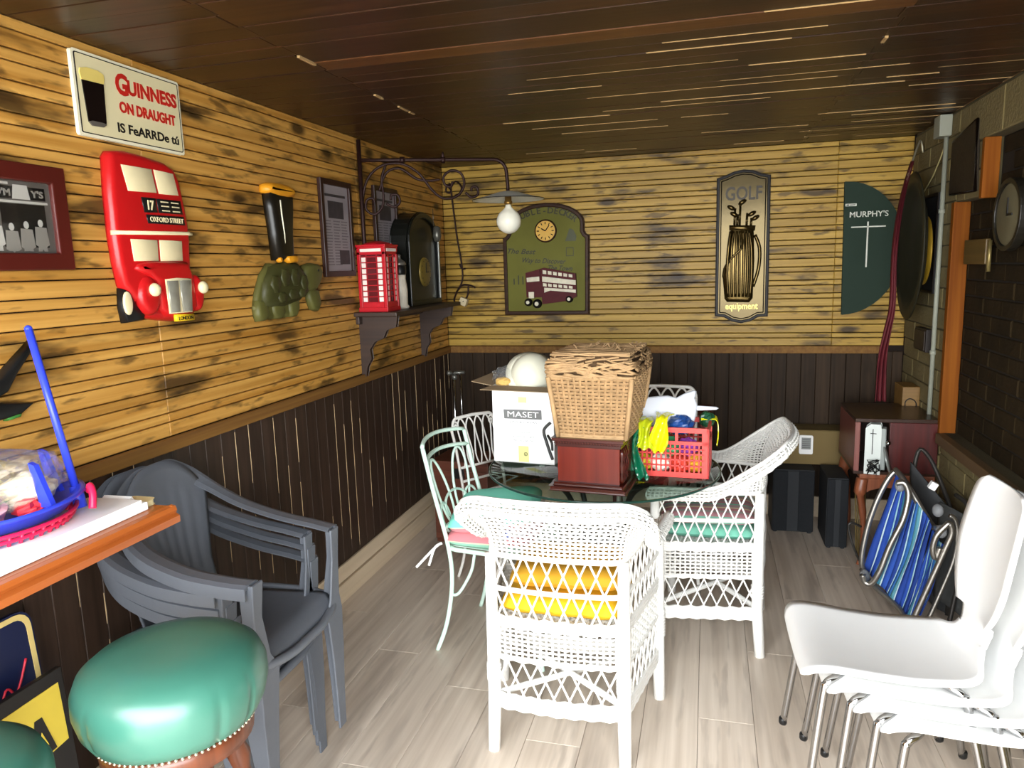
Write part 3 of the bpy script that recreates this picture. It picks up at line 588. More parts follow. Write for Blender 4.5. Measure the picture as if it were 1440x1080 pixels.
s = 'DOUBLE-DECKER'
for k, ch in enumerate(s):
    a = PI*(.845-.69*k/(len(s)-1)); text_mb(mb, ch, .056, TF(-.002+.185*math.cos(a)*1.12, .563+.10*math.sin(a)-.012, -.0245, (a-PI/2)*.62), gi, off=.0008)
mb.build('lettering', t)
for body, x_, z_, w_ in (('The Best', -.17, .40, .19), ('Way to Discover', -.02, .335, .29), ('The Town', .09, .285, .16)): mb = MB(); text_mb(mb, body, .046, TF(x_, z_, -.0245, -.06), gi, shear=.35, fit=w_, off=.0006); mb.build('lettering', t)
mb = MB(gi)
for k in range(9): mb.mat(gi); hh = .02+.02*((k*7) % 4)/3; mb.bb((-.22+.03*k, -.024, .20), (-.213+.03*k, -.0246, .22+hh))
mb.ring([(.135, .375), (.185, .375), (.185, .43), (.135, .43)], [(.139, .379), (.181, .379), (.181, .426), (.139, .426)], -.024, -.0248)
mb.mat(M('green_dark', '3d4020', .5)); mb.prism([(.13, .47), (.20, .47), (.205, .50), (.185, .54), (.16, .55)], -.024, -.0245); mb.build('painted_skyline', t, kind='stuff')
mb = MB(dk); mb.puff(circ(.074, 32, (.004, .54)), -.024, -.034, .008, 2); mb.build('clock_rim', t)
mb = MB(M('dial_gold', 'd0a13a', .4, var=.08)); mb.prism(circ(.064, 32, (.004, .54)), -.034, -.036); mb.build('clock_dial', t)
mb = MB(gi)
for k in range(12): a = k*PI/6; mb.tube([(.004+.042*math.sin(a), -.037, .54+.042*math.cos(a)), (.004+.056*math.sin(a), -.037, .54+.056*math.cos(a))], .0028, 4)
mb.tube([(.004, -.038, .54), (.030, -.038, .575)], .003, 4); mb.tube([(.004, -.038, .54), (-.022, -.038, .555)], .0035, 4); mb.build('clock_hands', t)
bm = M('small_bus_maroon', '4a0e12', .5, var=.2, scale=30, spec=.15); bw = M('small_bus_cream', 'cfc7ae', .4, var=.2, scale=40); bk = M('small_bus_black', '14100e', .5, spec=.15)
mb = MB(bm); mb.prism(sh([(-1.152, 1.40), (-1.155, 1.56), (-1.06, 1.582), (-1.045, 1.40)], X0, Z0), -.022, -.044); mb.build('bus_front', t)
mb = MB(bm); mb.prism(sh([(-1.045, 1.355), (-1.055, 1.584), (-1.03, 1.590), (-.822, 1.548), (-.818, 1.40), (-.89, 1.372)], X0, Z0), -.022, -.05); mb.build('bus_side', t)
mb = MB(bw); mb.prism(sh([(-1.042, 1.50), (-1.042, 1.535), (-.822, 1.505), (-.822, 1.475)], X0, Z0), -.05, -.052); mb.prism(sh([(-1.03, 1.43), (-.99, 1.443), (-.822, 1.425), (-.822, 1.445), (-1.03, 1.462)], X0, Z0), -.05, -.052)
for k in range(6): u = k/6; x_ = -1.038+.205*u; mb.prism(sh([(x_, 1.575-.035*u), (x_+.024, 1.571-.035*u), (x_+.024, 1.548-.03*u), (x_, 1.552-.03*u)], X0, Z0), -.05, -.0515); mb.prism(sh([(x_, 1.492-.025*u), (x_+.024, 1.488-.025*u), (x_+.024, 1.468-.02*u), (x_, 1.472-.02*u)], X0, Z0), -.05, -.0515)
mb.prism(sh([(-1.146, 1.50), (-1.148, 1.528), (-1.062, 1.535), (-1.062, 1.505)], X0, Z0), -.044, -.046); mb.build('bus_windows', t)
for cx, cz, r in ((-1.082, 1.358, .030), (-1.142, 1.368, .026), (-.868, 1.385, .024)):
    mb = MB(bk); mb.puff(sh(circ(r, 18, (cx, cz)), X0, Z0), -.024, -.056, .006, 2); mb.mat(bw); mb.prism(sh(circ(r*.45, 12, (cx, cz)), X0, Z0), -.056, -.058); mb.build('bus_wheel', t)
mb = MB(bw); mb.bb((-1.135-X0, -.044, 1.395-Z0), (-1.10-X0, -.052, 1.435-Z0)); mb.build('bus_radiator', t)
# golf equipment plaque
X0, Z0 = .20, 1.22
t = on_back('golf_plaque', 'tall dark gloss plaque with raised golf bag, arched top and bottom', 'wall decoration', X0, Z0)
q = [(-.153, .044), (-.10, .038), (-.055, .012), (0, 0), (.055, .012), (.10, .038), (.153, .04), (.150, .874), (.10, .884), (.055, .905), (0, .913), (-.055, .905), (-.10, .886), (-.153, .87)]
gp = M('plaque_gloss', '120b07', .35, var=.1, spec=.12); gb = M('plaque_bronze', '382e17', .16, metal=.7, var=.3, scale=4, bump=.05, bscale=9)
mb = MB(gp); mb.prism(q, 0, -.02); mb.build('backboard', t, bevel=.003)
mb = MB(gp); mb.ring(q, offset_poly(q, .016), -.02, -.032); mb.ring(offset_poly(q, .022), offset_poly(q, .028), -.02, -.03); mb.build('moulding', t, bevel=.004)
mb = MB(gb); mb.prism(offset_poly(q, .014), -.02, -.024); mb.build('bronze_panel', t)
mb = MB(); text_mb(mb, 'GOLF', .11, TF(0, .74, -.024), M('dull_letter', '241c0e', .4, metal=.3), ext=.003, off=.002, fit=.21); mb.build('lettering', t); mb = MB(); text_mb(mb, 'equipment', .055, TF(.0, .085, -.024), M('gold_letter', 'a08c48', .3, metal=.6), ext=.003, off=.001, fit=.19); mb.build('lettering', t)
bgm = M('bag_bronze', '4a3c1e', .15, metal=.8, var=.3, scale=20)
mb = MB(bgm); mb.puff([(-.10, .15), (-.085, .13), (.045, .125), (.065, .15), (.07, .38), (.062, .57), (-.068, .58), (-.085, .40), (-.115, .30)], -.024, -.052, .02); mb.build('golf_bag', t)
for k in range(7): x_ = -.082+.022*k; mb = MB(bgm); mb.tube(catmull([(x_*.8-.005, -.05, .555), (x_-.004*(k % 2), -.056, .45), (x_*1.08, -.056, .3), (x_*.95, -.052, .16)], 4), .0085, 6); mb.build('bag_rib', t)
mb = MB(bgm); mb.puff([(-.078, .56), (.068, .555), (.072, .585), (-.08, .592)], -.04, -.062, .006, 2); mb.build('bag_collar', t)
mb = MB(bgm); mb.tube(catmull([(.07, -.03, .53), (.098, -.034, .45), (.095, -.034, .33), (.065, -.034, .22)], 4), .010, 6); mb.build('bag_pocket', t)
mb = MB(bgm); mb.tube(catmull([(-.01, -.05, .56), (-.005, -.066, .46), (-.06, -.062, .40), (-.10, -.05, .34), (-.11, -.04, .28)], 5), .007, 6); mb.build('strap', t)
for x0_, z1, dx, up in ((-.05, .69, -.04, .01), (-.02, .71, .028, .03), (.02, .66, .06, -.01), (.045, .63, .05, .0), (-.035, .655, -.035, .0)):
    mb = MB(bgm); mb.tube([(x0_, -.036, .575), (x0_+.003, -.036, z1)], .0065, 6); mb.ball((x0_+dx*.5, -.036, z1+up*.5), (.026, .012, .013), 12, 8, Matrix.Rotation(-.5*(1 if dx > 0 else -1), 4, 'Y')); mb.build('golf_club', t)
# half-round stout sign
X0, Z0 = .915, 1.268
t = on_back('half_round_sign', 'dark green half-round sign with white lettering and thin white cross', 'sign', X0, Z0, out=-.0)
q = [(.762, 2.03)]+[(.765+.318*math.sin(a), 1.648+.382*math.cos(a)) for a in [PI*k/22 for k in range(1, 22)]]+[(.773, 1.266)]
mb = MB(M('murphy_green', '25342a', .6, var=.08, scale=4, spec=.12)); mb.prism(sh(q, X0, Z0), 0, -.028); mb.build('board', t, bevel=.003)
lt = M('white_print', 'cfd0c4', .5); mb = MB(); text_mb(mb, "MURPHY'S", .045, TF(.893-X0, 1.828-Z0, -.0285), lt, off=.0004, fit=.205)
mb.build('lettering', t); mb = MB(lt); mb.bb((.887-X0, -.028, 1.54-Z0), (.895-X0, -.0295, 1.80-Z0)); mb.bb((.802-X0, -.028, 1.768-Z0), (.985-X0, -.0295, 1.775-Z0)); mb.build('painted_cross', t)
mb = MB(lt); mb.bb((.766-X0, -.028, 1.892-Z0), (.826-X0, -.0295, 1.906-Z0)); mb.mat(ink); mb.bb((.772-X0, -.0295, 1.896-Z0), (.786-X0, -.030, 1.902-Z0)); mb.bb((.79-X0, -.0295, 1.897-Z0), (.82-X0, -.030, 1.901-Z0)); mb.build('sticker', t)
# iron scroll ornament in the corner
t = on_back('iron_scroll_hanger', 'thin dark red iron scroll with small white bell block in back left corner', 'wall decoration', -1.62, 1.35, out=.02)
bb_ = lambda pts: [(a+1.62, 0, b-1.35) for a, b in pts]
for pts in ([(-1.66, 2.16), (-1.645, 2.0), (-1.625, 1.80), (-1.60, 1.62), (-1.602, 1.52), (-1.64, 1.45), (-1.665, 1.39), (-1.64, 1.36), (-1.60, 1.37), (-1.585, 1.40)], [(-1.66, 2.16), (-1.685, 2.14), (-1.69, 2.11), (-1.665, 2.10), (-1.655, 2.12), (-1.67, 2.13)], [(-1.66, 2.13), (-1.62, 2.17), (-1.58, 2.13), (-1.60, 2.09), (-1.63, 2.08)], [(-1.65, 1.44), (-1.60, 1.49), (-1.54, 1.485), (-1.51, 1.47)], [(-1.56, 1.482), (-1.565, 1.43), (-1.585, 1.39)], [(-1.615, 1.63), (-1.60, 1.60), (-1.575, 1.60)]):
    iron_curve(catmull(bb_(pts), 5), 'scroll', .006, t)
mb = MB(M('bell_block', 'd8c9a4', .5)); mb.box((.028, -.015, .03), (.05, .04, .05), Matrix.Rotation(.4, 4, 'Y')); mb.mat(ink); mb.tube([(.028, -.037, .03), (.036, -.037, .034)], .003, 6); mb.build('bell_block', t, bevel=.005)
# leaning things in the back right corner
t = thing('round_tray', 'large dark round tray with a yellow disc behind it hung in back right corner', 'wall decoration', (1.040, 4.285, 1.265), 0, rot=(0, math.radians(2), math.radians(-94)))
rot = Matrix.Rotation(PI/2, 4, 'X'); tm = M('tray_dark', '27251a', .5, var=.2, scale=5, spec=.15)
mb = MB(tm); mb.lathe([(.002, .0), (.27, .0), (.31, .022), (.375, .027), (.38, .020), (.315, .012), (.28, -.010), (.002, -.010)], 48, (0, 0, .38), rot); mb.build('tray', t)
mb = MB(M('tray_yellow', '9a7a22', .35, metal=.3)); mb.lathe([(.003, 0), (.17, 0), (.175, .006), (.003, .012)], 40, (.07, .040, .36), rot); mb.tube([(.0, .010, .36), (.0, .04, .36)], .01, 8); mb.build('yellow_centre', t)
t = on_right('square_plaque', 'square navy blue panel fixed to block wall behind round tray', 'wall decoration', 4.31, 1.405)
mb = MB(M('navy_flat', '14171b', .6)); mb.bb((-.19, 0, 0), (.19, -.02, .5)); mb.build('panel', t, bevel=.004); mb = MB(gp); mb.ring([(-.19, 0), (.19, 0), (.19, .5), (-.19, .5)], [(-.175, .015), (.175, .015), (.175, .485), (-.175, .485)], -.02, -.026); mb.build('rim', t)
t = on_right('dark_picture', 'dark brown picture tucked under the concrete beam beside the conduit', 'picture', 3.81, 1.868)
mb = MB(M('hide_brown', '2a2113', .7, var=.35, scale=9, bump=.3)); mb.prism([(-.165, .012), (.172, 0), (.145, .30), (-.165, .25)], 0, -.018); mb.build('picture', t, bevel=.002); mb = MB(gp); mb.tube([(-.165, -.012, .012), (.172, -.012, 0), (.145, -.012, .30), (-.165, -.012, .25)], .008, 6, closed=True); mb.build('rim', t)
t = on_right('round_wall_plate', 'pale round clock face hanging inside the shaded brick opening', 'clock', 3.29, 1.61, out=-.03)
mb = MB(M('clock_pale', '625d48', .5, var=.2, scale=9)); mb.puff(circ(.125, 32, (0, .135)), 0, -.03, .012); mb.build('face', t)
mb = MB(M('clock_rim', '1d1a14', .4)); mb.ring(circ(.14, 32, (0, .135)), circ(.12, 32, (0, .135)), 0, -.036); mb.build('rim', t, bevel=.003); mb = MB(ink); mb.box((0, -.032, .165), (.008, .004, .07)); mb.box((.025, -.032, .135), (.05, .004, .008)); mb.build('hands', t)
t = on_right('small_plaque', 'small blank tan wooden plaque fixed in shaded brick opening', 'wall decoration', 3.66, 1.553, out=-.03)
mb = MB(WOOD('tan_plaque', '54431f', '665028', 'X')); mb.bb((-.14, 0, 0), (.13, -.02, .108)); mb.build('plaque', t, bevel=.004); mb = MB(M('brass_pin', '8a7a4c', .4, metal=.6)); mb.tube([(.15, -.01, -.03), (.15, -.01, .10)], .008, 8); mb.build('pin', t)
# red cloth hanging
t = thing('red_streamer', 'long dark red cloth streamer hanging down beside the green half-round sign', 'streamer', (.85, 3.90, .88), 0)
rc = M('streamer_red', '4c0b14', .7, var=.2, scale=8)
pth = catmull([(x-.85, y-3.90, z-.88) for x, y, z in ((1.014, 4.30, 2.08), (.96, 4.18, 1.95), (.896, 3.98, 1.80), (.85, 3.83, 1.60), (.85, 3.82, 1.366), (.834, 3.82, 1.247), (.824, 3.85, 1.124), (.830, 3.89, 1.0), (.835, 3.9, .89))], 5)
def strm(u, v):
    i = min(int(v*(len(pth)-1)), len(pth)-2); p = pth[i].lerp(pth[i+1], v*(len(pth)-1)-i); ww = .006+.020*v**1.7+.004*math.sin(min(v, .4)*PI/.4)
    return p+V(((u-.5)*2*ww, .012*math.sin(u*14+v*5), 0))
mb = MB(rc); mb.grid(strm, 16, 40, thick=.003); mb.build('cloth', t)
mb = MB(M('hook', 'b0aa92', .4, metal=.5)); mb.tube(catmull([(x-.85, y-3.90, z-.88) for x, y, z in ((.95, 4.16, 1.93), (1.0, 4.27, 2.05), (1.05, 4.38, 2.15), (1.085, 4.45, 2.20), (1.10, 4.46, 2.14))], 5), .005, 6); mb.build('hook', t)

# ------------------------------------------------------------------ wicker
def weave(mb, surf, nu, nv, r=.004, amp=.003, closed=False, stake=True, seg=8, vr=(0, 1)):
    """interlaced weave on surf(u,v): nu upright stakes, nv horizontal weavers"""
    def nrm(u, v):
        e = .004; a = surf(min(u+e, 1), v)-surf(max(u-e, 0), v); b = surf(u, min(v+e, 1))-surf(u, max(v-e, 0)); n = a.cross(b); return n.normalized() if n.length > 1e-12 else V((0, 0, 1))
    if stake:
        for i in range(nu+1):
            u = i/nu; mb.tube([surf(u, vr[0]+(vr[1]-vr[0])*k/seg) for k in range(seg+1)], r*.9, 4)
    for j in range(nv):
        v = vr[0]+(vr[1]-vr[0])*(j+.5)/nv; mb.tube([surf(i/nu, v)+nrm(i/nu, v)*amp*(1 if (i+j) % 2 else -1) for i in range(nu+1)], r, 4)
def lattice(mb, surf, n, span, r=.0037):
    """two families of diagonal canes; span = how many cells a cane crosses"""
    for fam in (1, -1):
        for i in range(-math.ceil(span), n+1):
            pts = []; K = 12
            for k in range(K+1):
                t = k/K; u = (i+span*t)/n if fam == 1 else (i+span*(1-t))/n
                if -1e-6 <= u <= 1+1e-6: pts.append(surf(min(max(u, 0), 1), t)+V((0, 0, 0)))
            if len(pts) > 1: mb.tube(pts, r, 5)
def polyline_path(pts):
    P = [V(p) for p in pts]; L = [0]
    for a, b in zip(P, P[1:]): L.append(L[-1]+(b-a).length)
    def f(u):
        d = min(max(u, 0), 1)*L[-1]
        for i in range(len(P)-1):
            if d <= L[i+1] or i == len(P)-2: return P[i].lerp(P[i+1], (d-L[i])/max(1e-9, L[i+1]-L[i]))
    return f
wick = M('wicker_white', 'dfddd7', .6, var=.04, bump=.2, bscale=120)
def wicker_chair(loc, rz, label):
    t = thing('wicker_armchair', label, 'chair', loc, rz, 'white wicker armchairs at the glass table')
    # U-shaped plan (front open): front = +y ; x half widths .225 rear .295 front
    rx, fx, ry, fy = .215, .295, -.20, .21
    base_pts = [(fx, fy, 0), (rx+.012, ry+.07, 0), (rx-.004, ry+.022, 0), (rx-.045, ry, 0), (0, ry-.012, 0), (-rx+.045, ry, 0), (-rx+.004, ry+.022, 0), (-rx-.012, ry+.07, 0), (-fx, fy, 0)]
    U = polyline_path(catmull(base_pts, 5))
    def wall(z0, z1): return lambda u, v: U(u)+V((0, 0, z0+(z1-z0)*v))
    for sx, y_, nm in ((1, ry+.01, 'rear'), (-1, ry+.01, 'rear'), (1, fy, 'front'), (-1, fy, 'front')):
        x_ = sx*(rx if nm == 'rear' else fx)
        mb = MB(wick); mb.tube([(x_*1.02, y_+(.0 if nm == 'front' else -.015), 0), (x_, y_, .2), (x_, y_, .45), (x_, y_, .69)], [.021, .023, .021, .018], 10)
        for k in range(9 if nm == 'front' else 5): mb.tube([(x_, y_, .25+.012*k), (x_, y_, .258+.012*k)], .026, 8)
        mb.build('leg', t)
    fr = polyline_path([(-fx, fy, 0), (fx, fy, 0)])
    # skirt : lower rail, lattice, woven band, rim - on the U and across the front
    for P_, n, nb in ((U, 24, 44), (fr, 11, 16)):
        S = lambda z0, z1, P_=P_: (lambda u, v: P_(u)+V((0, 0, z0+(z1-z0)*v)))
        mb = MB(wick)
        for z in (.160, .174, .188, .200): mb.tube([P_(k/nb)+V((0, 0, z+(.003 if k % 2 else -.003))) for k in range(nb+1)], .0095, 6)
        mb.build('lower_rail', t)
        mb = MB(wick); lattice(mb, S(.195, .345), n, 1.35); mb.build('lower_lattice', t, kind='stuff')
        mb = MB(wick); weave(mb, S(.335, .455), int(nb*1.4), 8, .0038, .0036); mb.build('woven_band', t, kind='stuff')
        mb = MB(wick)
        for z in (.335, .450, .463, .476): mb.tube([P_(k/nb)+V((0, 0, z+(.003 if k % 2 else -.003))) for k in range(nb+1)], .009, 6)
        mb.build('seat_rim', t)
    S = wall(.465, .69); mb = MB(wick); lattice(mb, S, 24, 1.9); mb.build('upper_lattice', t, kind='stuff')
    mb = MB(wick); mb.tube([U(k/60)+V((0, 0, .575)) for k in range(61)], .0088, 7); mb.build('middle_rail', t)
    # flared top band, high at the back and falling away to the arm fronts
    def top(u):
        s = abs(2*u-1); q = min(1, max(0, (s-.26)/.42)); return .215-.190*(q*q*(3-2*q))
    cen = V((0, .05, 0))
    def band(u, v):
        p = U(u); h = top(u); o = (p-cen); o.z = 0; o = o.normalized(); s = abs(2*u-1)
        fl_ = .10*(v**2.2)*min(1, h/.2+.25); return p+o*fl_+V((0, 0, .688+h*v))
    mb = MB(wick); weave(mb, band, 72, 16, .0036, .0036, seg=6); mb.build('flared_back_band', t, kind='stuff')
    def roll(u, v):
        a = v*2*PI*.8; p = band(u, 1); o = (U(u)-cen); o.z = 0; o = o.normalized(); r = .022
        return p+o*(r*math.sin(a))+V((0, 0, r*math.cos(a)-r))
    mb = MB(wick); weave(mb, roll, 84, 9, .0042, .002, seg=8); mb.tube([band(k/60, 1)+V((0, 0, .003)) for k in range(61)], .0075, 6); mb.tube([band(k/60, 0) for k in range(61)], .009, 6); mb.build('rolled_edge', t, kind='stuff')
    # woven seat
    def seat(u, v): y = ry+.01+(fy-ry-.01)*v; hw = rx+(fx-rx)*v-.01; return V(((2*u-1)*hw, y, .455))
    mb = MB(wick); weave(mb, seat, 26, 26, .006, .004); mb.build('seat', t, kind='stuff')
    # crossed stretchers
    mb = MB(wick); mb.tube([(-rx, ry, .2), (fx, fy, .2)], .011, 8); mb.tube([(rx, ry, .21), (-fx, fy, .21)], .011, 8); mb.build('cross_stretcher', t)
    return t
wicker_chair((-.455, 2.325, 0), math.radians(0), 'white wicker armchair in the middle foreground, its back turned, with yellow cushions')
wicker_chair((.035, 3.145, 0), math.radians(86), 'white wicker armchair right of the glass table, turned sideways with striped cushions')
def cushion(name, label, loc, rz, w_, d, h, mat, tufts=0, rot=None, group=None, parts=None, cat='cushion'):
    mb = MB(mat)
    def f(u, v, s):
        a, b = 2*u-1, 2*v-1; e = (1-abs(a)**5)*(1-abs(b)**5); e = max(0, e)**.45
        q = 0
        if tufts: q = .16*(math.cos(a*PI*tufts)*.5-.5)*(1 if True else 0)+.10*(math.cos(b*PI*tufts)*.5-.5)
        x = a*w_/2*(1-.05*abs(b)**4); y = b*d/2*(1-.05*abs(a)**4)
        return V((x, y, h/2+s*h/2*e*(1+q)))
    N = 24; ring_u = [(i/N, 0) for i in range(N)]+[(1, i/N) for i in range(N)]+[(1-i/N, 1) for i in range(N)]+[(0, 1-i/N) for i in range(N)]
    mb.grid(lambda u, v: f(u, v, 1), N, N); mb.grid(lambda u, v: f(1-u, v, -1), N, N)
    o = mb.build(name, None); o.location = loc; o.rotation_euler = rot or (0, 0, rz); tag(o, label, cat, group); return o
yel = M('cushion_yellow', 'e9ba22', .8, var=.12, scale=9)
yel2 = M('cushion_mustard', 'd6a02a', .8, var=.12, scale=9)
cushion('seat_cushion', 'bright yellow tufted seat cushion, lower one on the foreground wicker armchair', (-.45, 2.33, .462), 0, .42, .37, .075, yel, 3)
cushion('seat_cushion', 'mustard tufted cushion, upper one on the foreground wicker armchair', (-.44, 2.36, .54), .05, .40, .34, .07, yel2, 3)
pinkg = STRIPES('cushion_stripes', [(.2, 'c7838a'), (.1, 'e8d8b0'), (.25, 'b8a0a0'), (.12, '86c9b0'), (.2, 'c98f97'), (.13, 'a7a09a')], 'Y', .13)
mint_f = M('cushion_mint', '7ec7ae', .85, var=.06)
cushion('seat_cushion', 'striped pink and mint cushion, lower one on the sideways wicker armchair', (.02, 3.145, .462), 0, .40, .38, .055, mint_f, 0)
cushion('seat_cushion', 'pink striped cushion, upper one on the sideways wicker armchair', (.01, 3.15, .517), .05, .39, .37, .06, pinkg, 0)

# ------------------------------------------------------------------ metal garden chairs
mintp = M('mint_metal', 'cfe8da', .4, var=.05, scale=12); whitep = M('white_metal', 'e9e6df', .4, var=.05, scale=12)
def bistro(loc, rz, label, mat, kind='oval', group='metal garden chairs round the glass table'):
    t = thing('metal_garden_chair', label, 'chair', loc, rz, group)
    w2 = .19; sy = -.18
    for sx in (-1, 1):
        mb = MB(mat); mb.tube(catmull([(sx*(w2+.025), sy-.05, 0), (sx*(w2+.005), sy-.01, .12), (sx*w2, sy+.02, .3), (sx*w2, sy+.01, .46), (sx*(w2+.0), sy-.05, .7), (sx*(w2-.0), sy-.09, .87 if kind == 'oval' else .80)], 5), .0095, 8); mb.build('back_leg', t)
        mb = MB(mat); mb.tube(catmull([(sx*(w2+.03), .25, 0), (sx*(w2+.01), .22, .12), (sx*w2, .19, .3), (sx*(w2-.005), .17, .44)], 5), .0095, 8); mb.build('front_leg', t)
        mb = MB(mat); mb.tube(catmull([(sx*w2, sy+.01, .25), (sx*w2, sy+.05, .26), (sx*w2, sy+.11, .36), (sx*w2, sy+.13, .44)], 5), .007, 6); mb.build('curved_brace', t); mb = MB(mat); mb.tube(catmull([(sx*w2, .20, .25), (sx*w2, .15, .27), (sx*w2, .10, .36), (sx*w2, .08, .44)], 5), .007, 6); mb.build('curved_brace', t)
    mb = MB(mat); mb.tube(rr3(w2, sy, .20, .45), .010, 8, closed=True)
    for k in range(1, 8): mb.bb((-w2+.38*k/8-.009, sy, .447), (-w2+.38*k/8+.009, .2, .452))
    mb.build('seat_frame', t)
    by = lambda z: sy+.01-.10*max(0, (z-.46))/.41
    if kind == 'oval':
        bow = lambda x, z, d=.05: (x, by(z)-d*(1-(x/w2)**2), z)
        for z, nm in ((.875, 'top_rail'), (.805, 'upper_rail')): mb = MB(mat); mb.tube([bow(-w2+.38*k/14, z+.015*(1-((k-7)/7)**2)) for k in range(15)], .009, 8); mb.build(nm, t)
        mb = MB(mat); mb.tube([bow(-w2+.38*k/10, .535, .01) for k in range(11)], .008, 8); mb.build('lower_rail', t)
        def loop(c, rx, rz_, a0=0, n=28, tilt=0): return [bow(c[0]+rx*math.cos(a)*math.cos(tilt)-rz_*math.sin(a)*math.sin(tilt), c[1]+rz_*math.sin(a)*math.cos(tilt)+rx*math.cos(a)*math.sin(tilt), .03) for a in [2*PI*k/n for k in range(n)]]
        for c, a, b, tl in (((-.085, .66), .055, .15, .25), ((.085, .66), .055, .15, -.25), ((0, .585), .10, .055, 0), ((-.12, .56), .045, .065, .3), ((.12, .56), .045, .065, -.3)):
            mb = MB(mat); mb.tube(loop(c, a, b, tilt=tl), .006, 6, closed=True); mb.build('back_loop', t)
    else:
        P = lambda x, z: (x, by(z), z)
        mb = MB(mat); mb.tube([P(-w2, .80)]+[P(-w2+.045*(1-math.cos(a)), .80+.055*math.sin(a)) for a in [PI/2*k/6 for k in range(1, 7)]]+[P(0, .86)]+[P(w2-.045*(1-math.cos(a)), .80+.055*math.sin(a)) for a in [PI/2*k/6 for k in range(6, 0, -1)]]+[P(w2, .80)], .009, 8); mb.build('top_rail', t)
        for z, nm in ((.60, 'middle_rail'), (.53, 'lower_rail')): mb = MB(mat); mb.tube([P(-w2, z), P(w2, z)], .007, 8); mb.build(nm, t)
        for k in range(4):
            cx = -.114+.076*k; mb = MB(mat)
            mb.tube(catmull([P(cx-.030, .60), P(cx-.012, .66), P(cx-.030, .76), P(cx-.034, .81), P(cx, .85), P(cx+.034, .81), P(cx+.030, .76), P(cx+.012, .66), P(cx+.030, .60)], 4), .0055, 6); mb.build('back_loop', t)
        for s_ in (-1, 1): mb = MB(mat); mb.tube([P(s_*(w2-.032)+s_*(.004+.022*(1-k/18))*math.cos(k*.55), .815+(.004+.022*(1-k/18))*math.sin(k*.55)) for k in range(19)], .005, 6); mb.build('corner_scroll', t)
    return t
def rr3(w2, y0, y1, z): return [(x, y, z) for x, y in rrect(-w2, y0, w2, y1, .05, 5)]
bistro((-.835, 2.87, 0), math.radians(-98), 'mint green metal garden chair nearest the left wall with looped back and teal cushion', mintp, 'oval')
_b = bistro((-.99, 3.42, 0), math.radians(-125), 'white metal garden chair with scrolled back left of the white cardboard box', whitep, 'scroll'); _b.scale = (.72, .9, .98)
_b = bistro((-.245, 3.80, 0), math.radians(180), 'white metal garden chair with scrolled back behind table and red crate', whitep, 'scroll'); _b.scale = (1, 1, 1.075)
teal = M('cushion_teal', '4fc0a8', .85, var=.06); pinkc = M('cushion_pink', 'd98a8c', .85, var=.05)
tri = STRIPES('cushion_edge', [(.10, 'e8c890'), (.28, 'e09aa2'), (.07, 'f4ecd0'), (.55, '86e6d0')], 'Z', .105)
cushion('seat_cushion', 'teal topped cushion, upper one on the mint metal garden chair', (-.86, 2.88, .530), .1, .37, .38, .095, tri, 0, rot=(.05, -.10, .1))
cushion('seat_cushion', 'pink and mint striped cushion, lower one on the mint metal garden chair', (-.86, 2.88, .452), 0, .38, .38, .075, STRIPES('cushion_edge_low', [(.4, 'a8e0c8'), (.1, 'efe6c8'), (.5, 'dd8a90')], 'Z', .075), 0)
mb = MB(white_m)
for dy, dz in ((-.03, -.08), (.01, -.10)): mb.tube(catmull([(-1.055, 2.70, .475), (-1.085, 2.69, .455), (-1.12+dy, 2.67+dy, .41+dz*.3)], 4), .006, 6, flat=.4)
tag(mb.build('cushion_tie', None), 'white fabric tie knotted round near back post of the mint chair', 'ribbon')
mb = MB(M('cloth_blue', '3a55b5', .8)); mb.box((-.79, 2.72, .532), (.05, .04, .03)); mb.mat(white_m); mb.box((-.85, 2.72, .532), (.06, .05, .016)); mb.box((-.73, 2.72, .532), (.06, .05, .018))
tag(mb.build('folded_cloth', None, bevel=.004), 'small white and blue folded cloth squeezed between the mint chair cushions', 'cloth')

# ------------------------------------------------------------------ glass table
TX, TY, TZ, TR = -.430, 3.045, .74, .495
glass, _n, _l, _b = base('table_glass')      # thin clear sheet: tinted see-through plus mirror reflection by angle
_tr = _n.new('ShaderNodeBsdfTransparent'); _tr.inputs[0].default_value = (.80, .90, .86, 1); _gl = _n.new('ShaderNodeBsdfGlossy'); _gl.inputs['Roughness'].default_value = .02
_lw = _n.new('ShaderNodeLayerWeight'); _lw.inputs[0].default_value = .5; _pw = _n.new('ShaderNodeMath'); _pw.operation = 'POWER'; _l.new(_lw.outputs['Facing'], _pw.inputs[0]); _pw.inputs[1].default_value = 4; _fr = _n.new('ShaderNodeMath'); _fr.operation = 'MULTIPLY_ADD'; _l.new(_pw.outputs[0], _fr.inputs[0]); _fr.inputs[1].default_value = .65; _fr.inputs[2].default_value = .07; _mx = _n.new('ShaderNodeMixShader'); _l.new(_fr.outputs[0], _mx.inputs[0]); _l.new(_tr.outputs[0], _mx.inputs[1]); _l.new(_gl.outputs[0], _mx.inputs[2]); _l.new(_mx.outputs[0], _n['Material Output'].inputs[0])
gedge = M('glass_edge', '24453c', .08, var=.05)
t = thing('glass_table', 'round glass-topped table with black iron base under boxes and red crate', 'table', (TX, TY, 0))
mb = MB(glass); mb.lathe([(.001, TZ-.010), (TR-.006, TZ-.010), (TR-.004, TZ)], 72, cap=(True, True)); mb.build('glass_top', t)
mb = MB(gedge); mb.lathe([(TR-.0035, TZ-.0105), (TR, TZ-.008), (TR, TZ-.002), (TR-.0035, TZ+.0002), (TR-.0036, TZ-.0105)], 72, cap=(False, False)); mb.build('glass_edge', t, label='dark green polished glass edge')
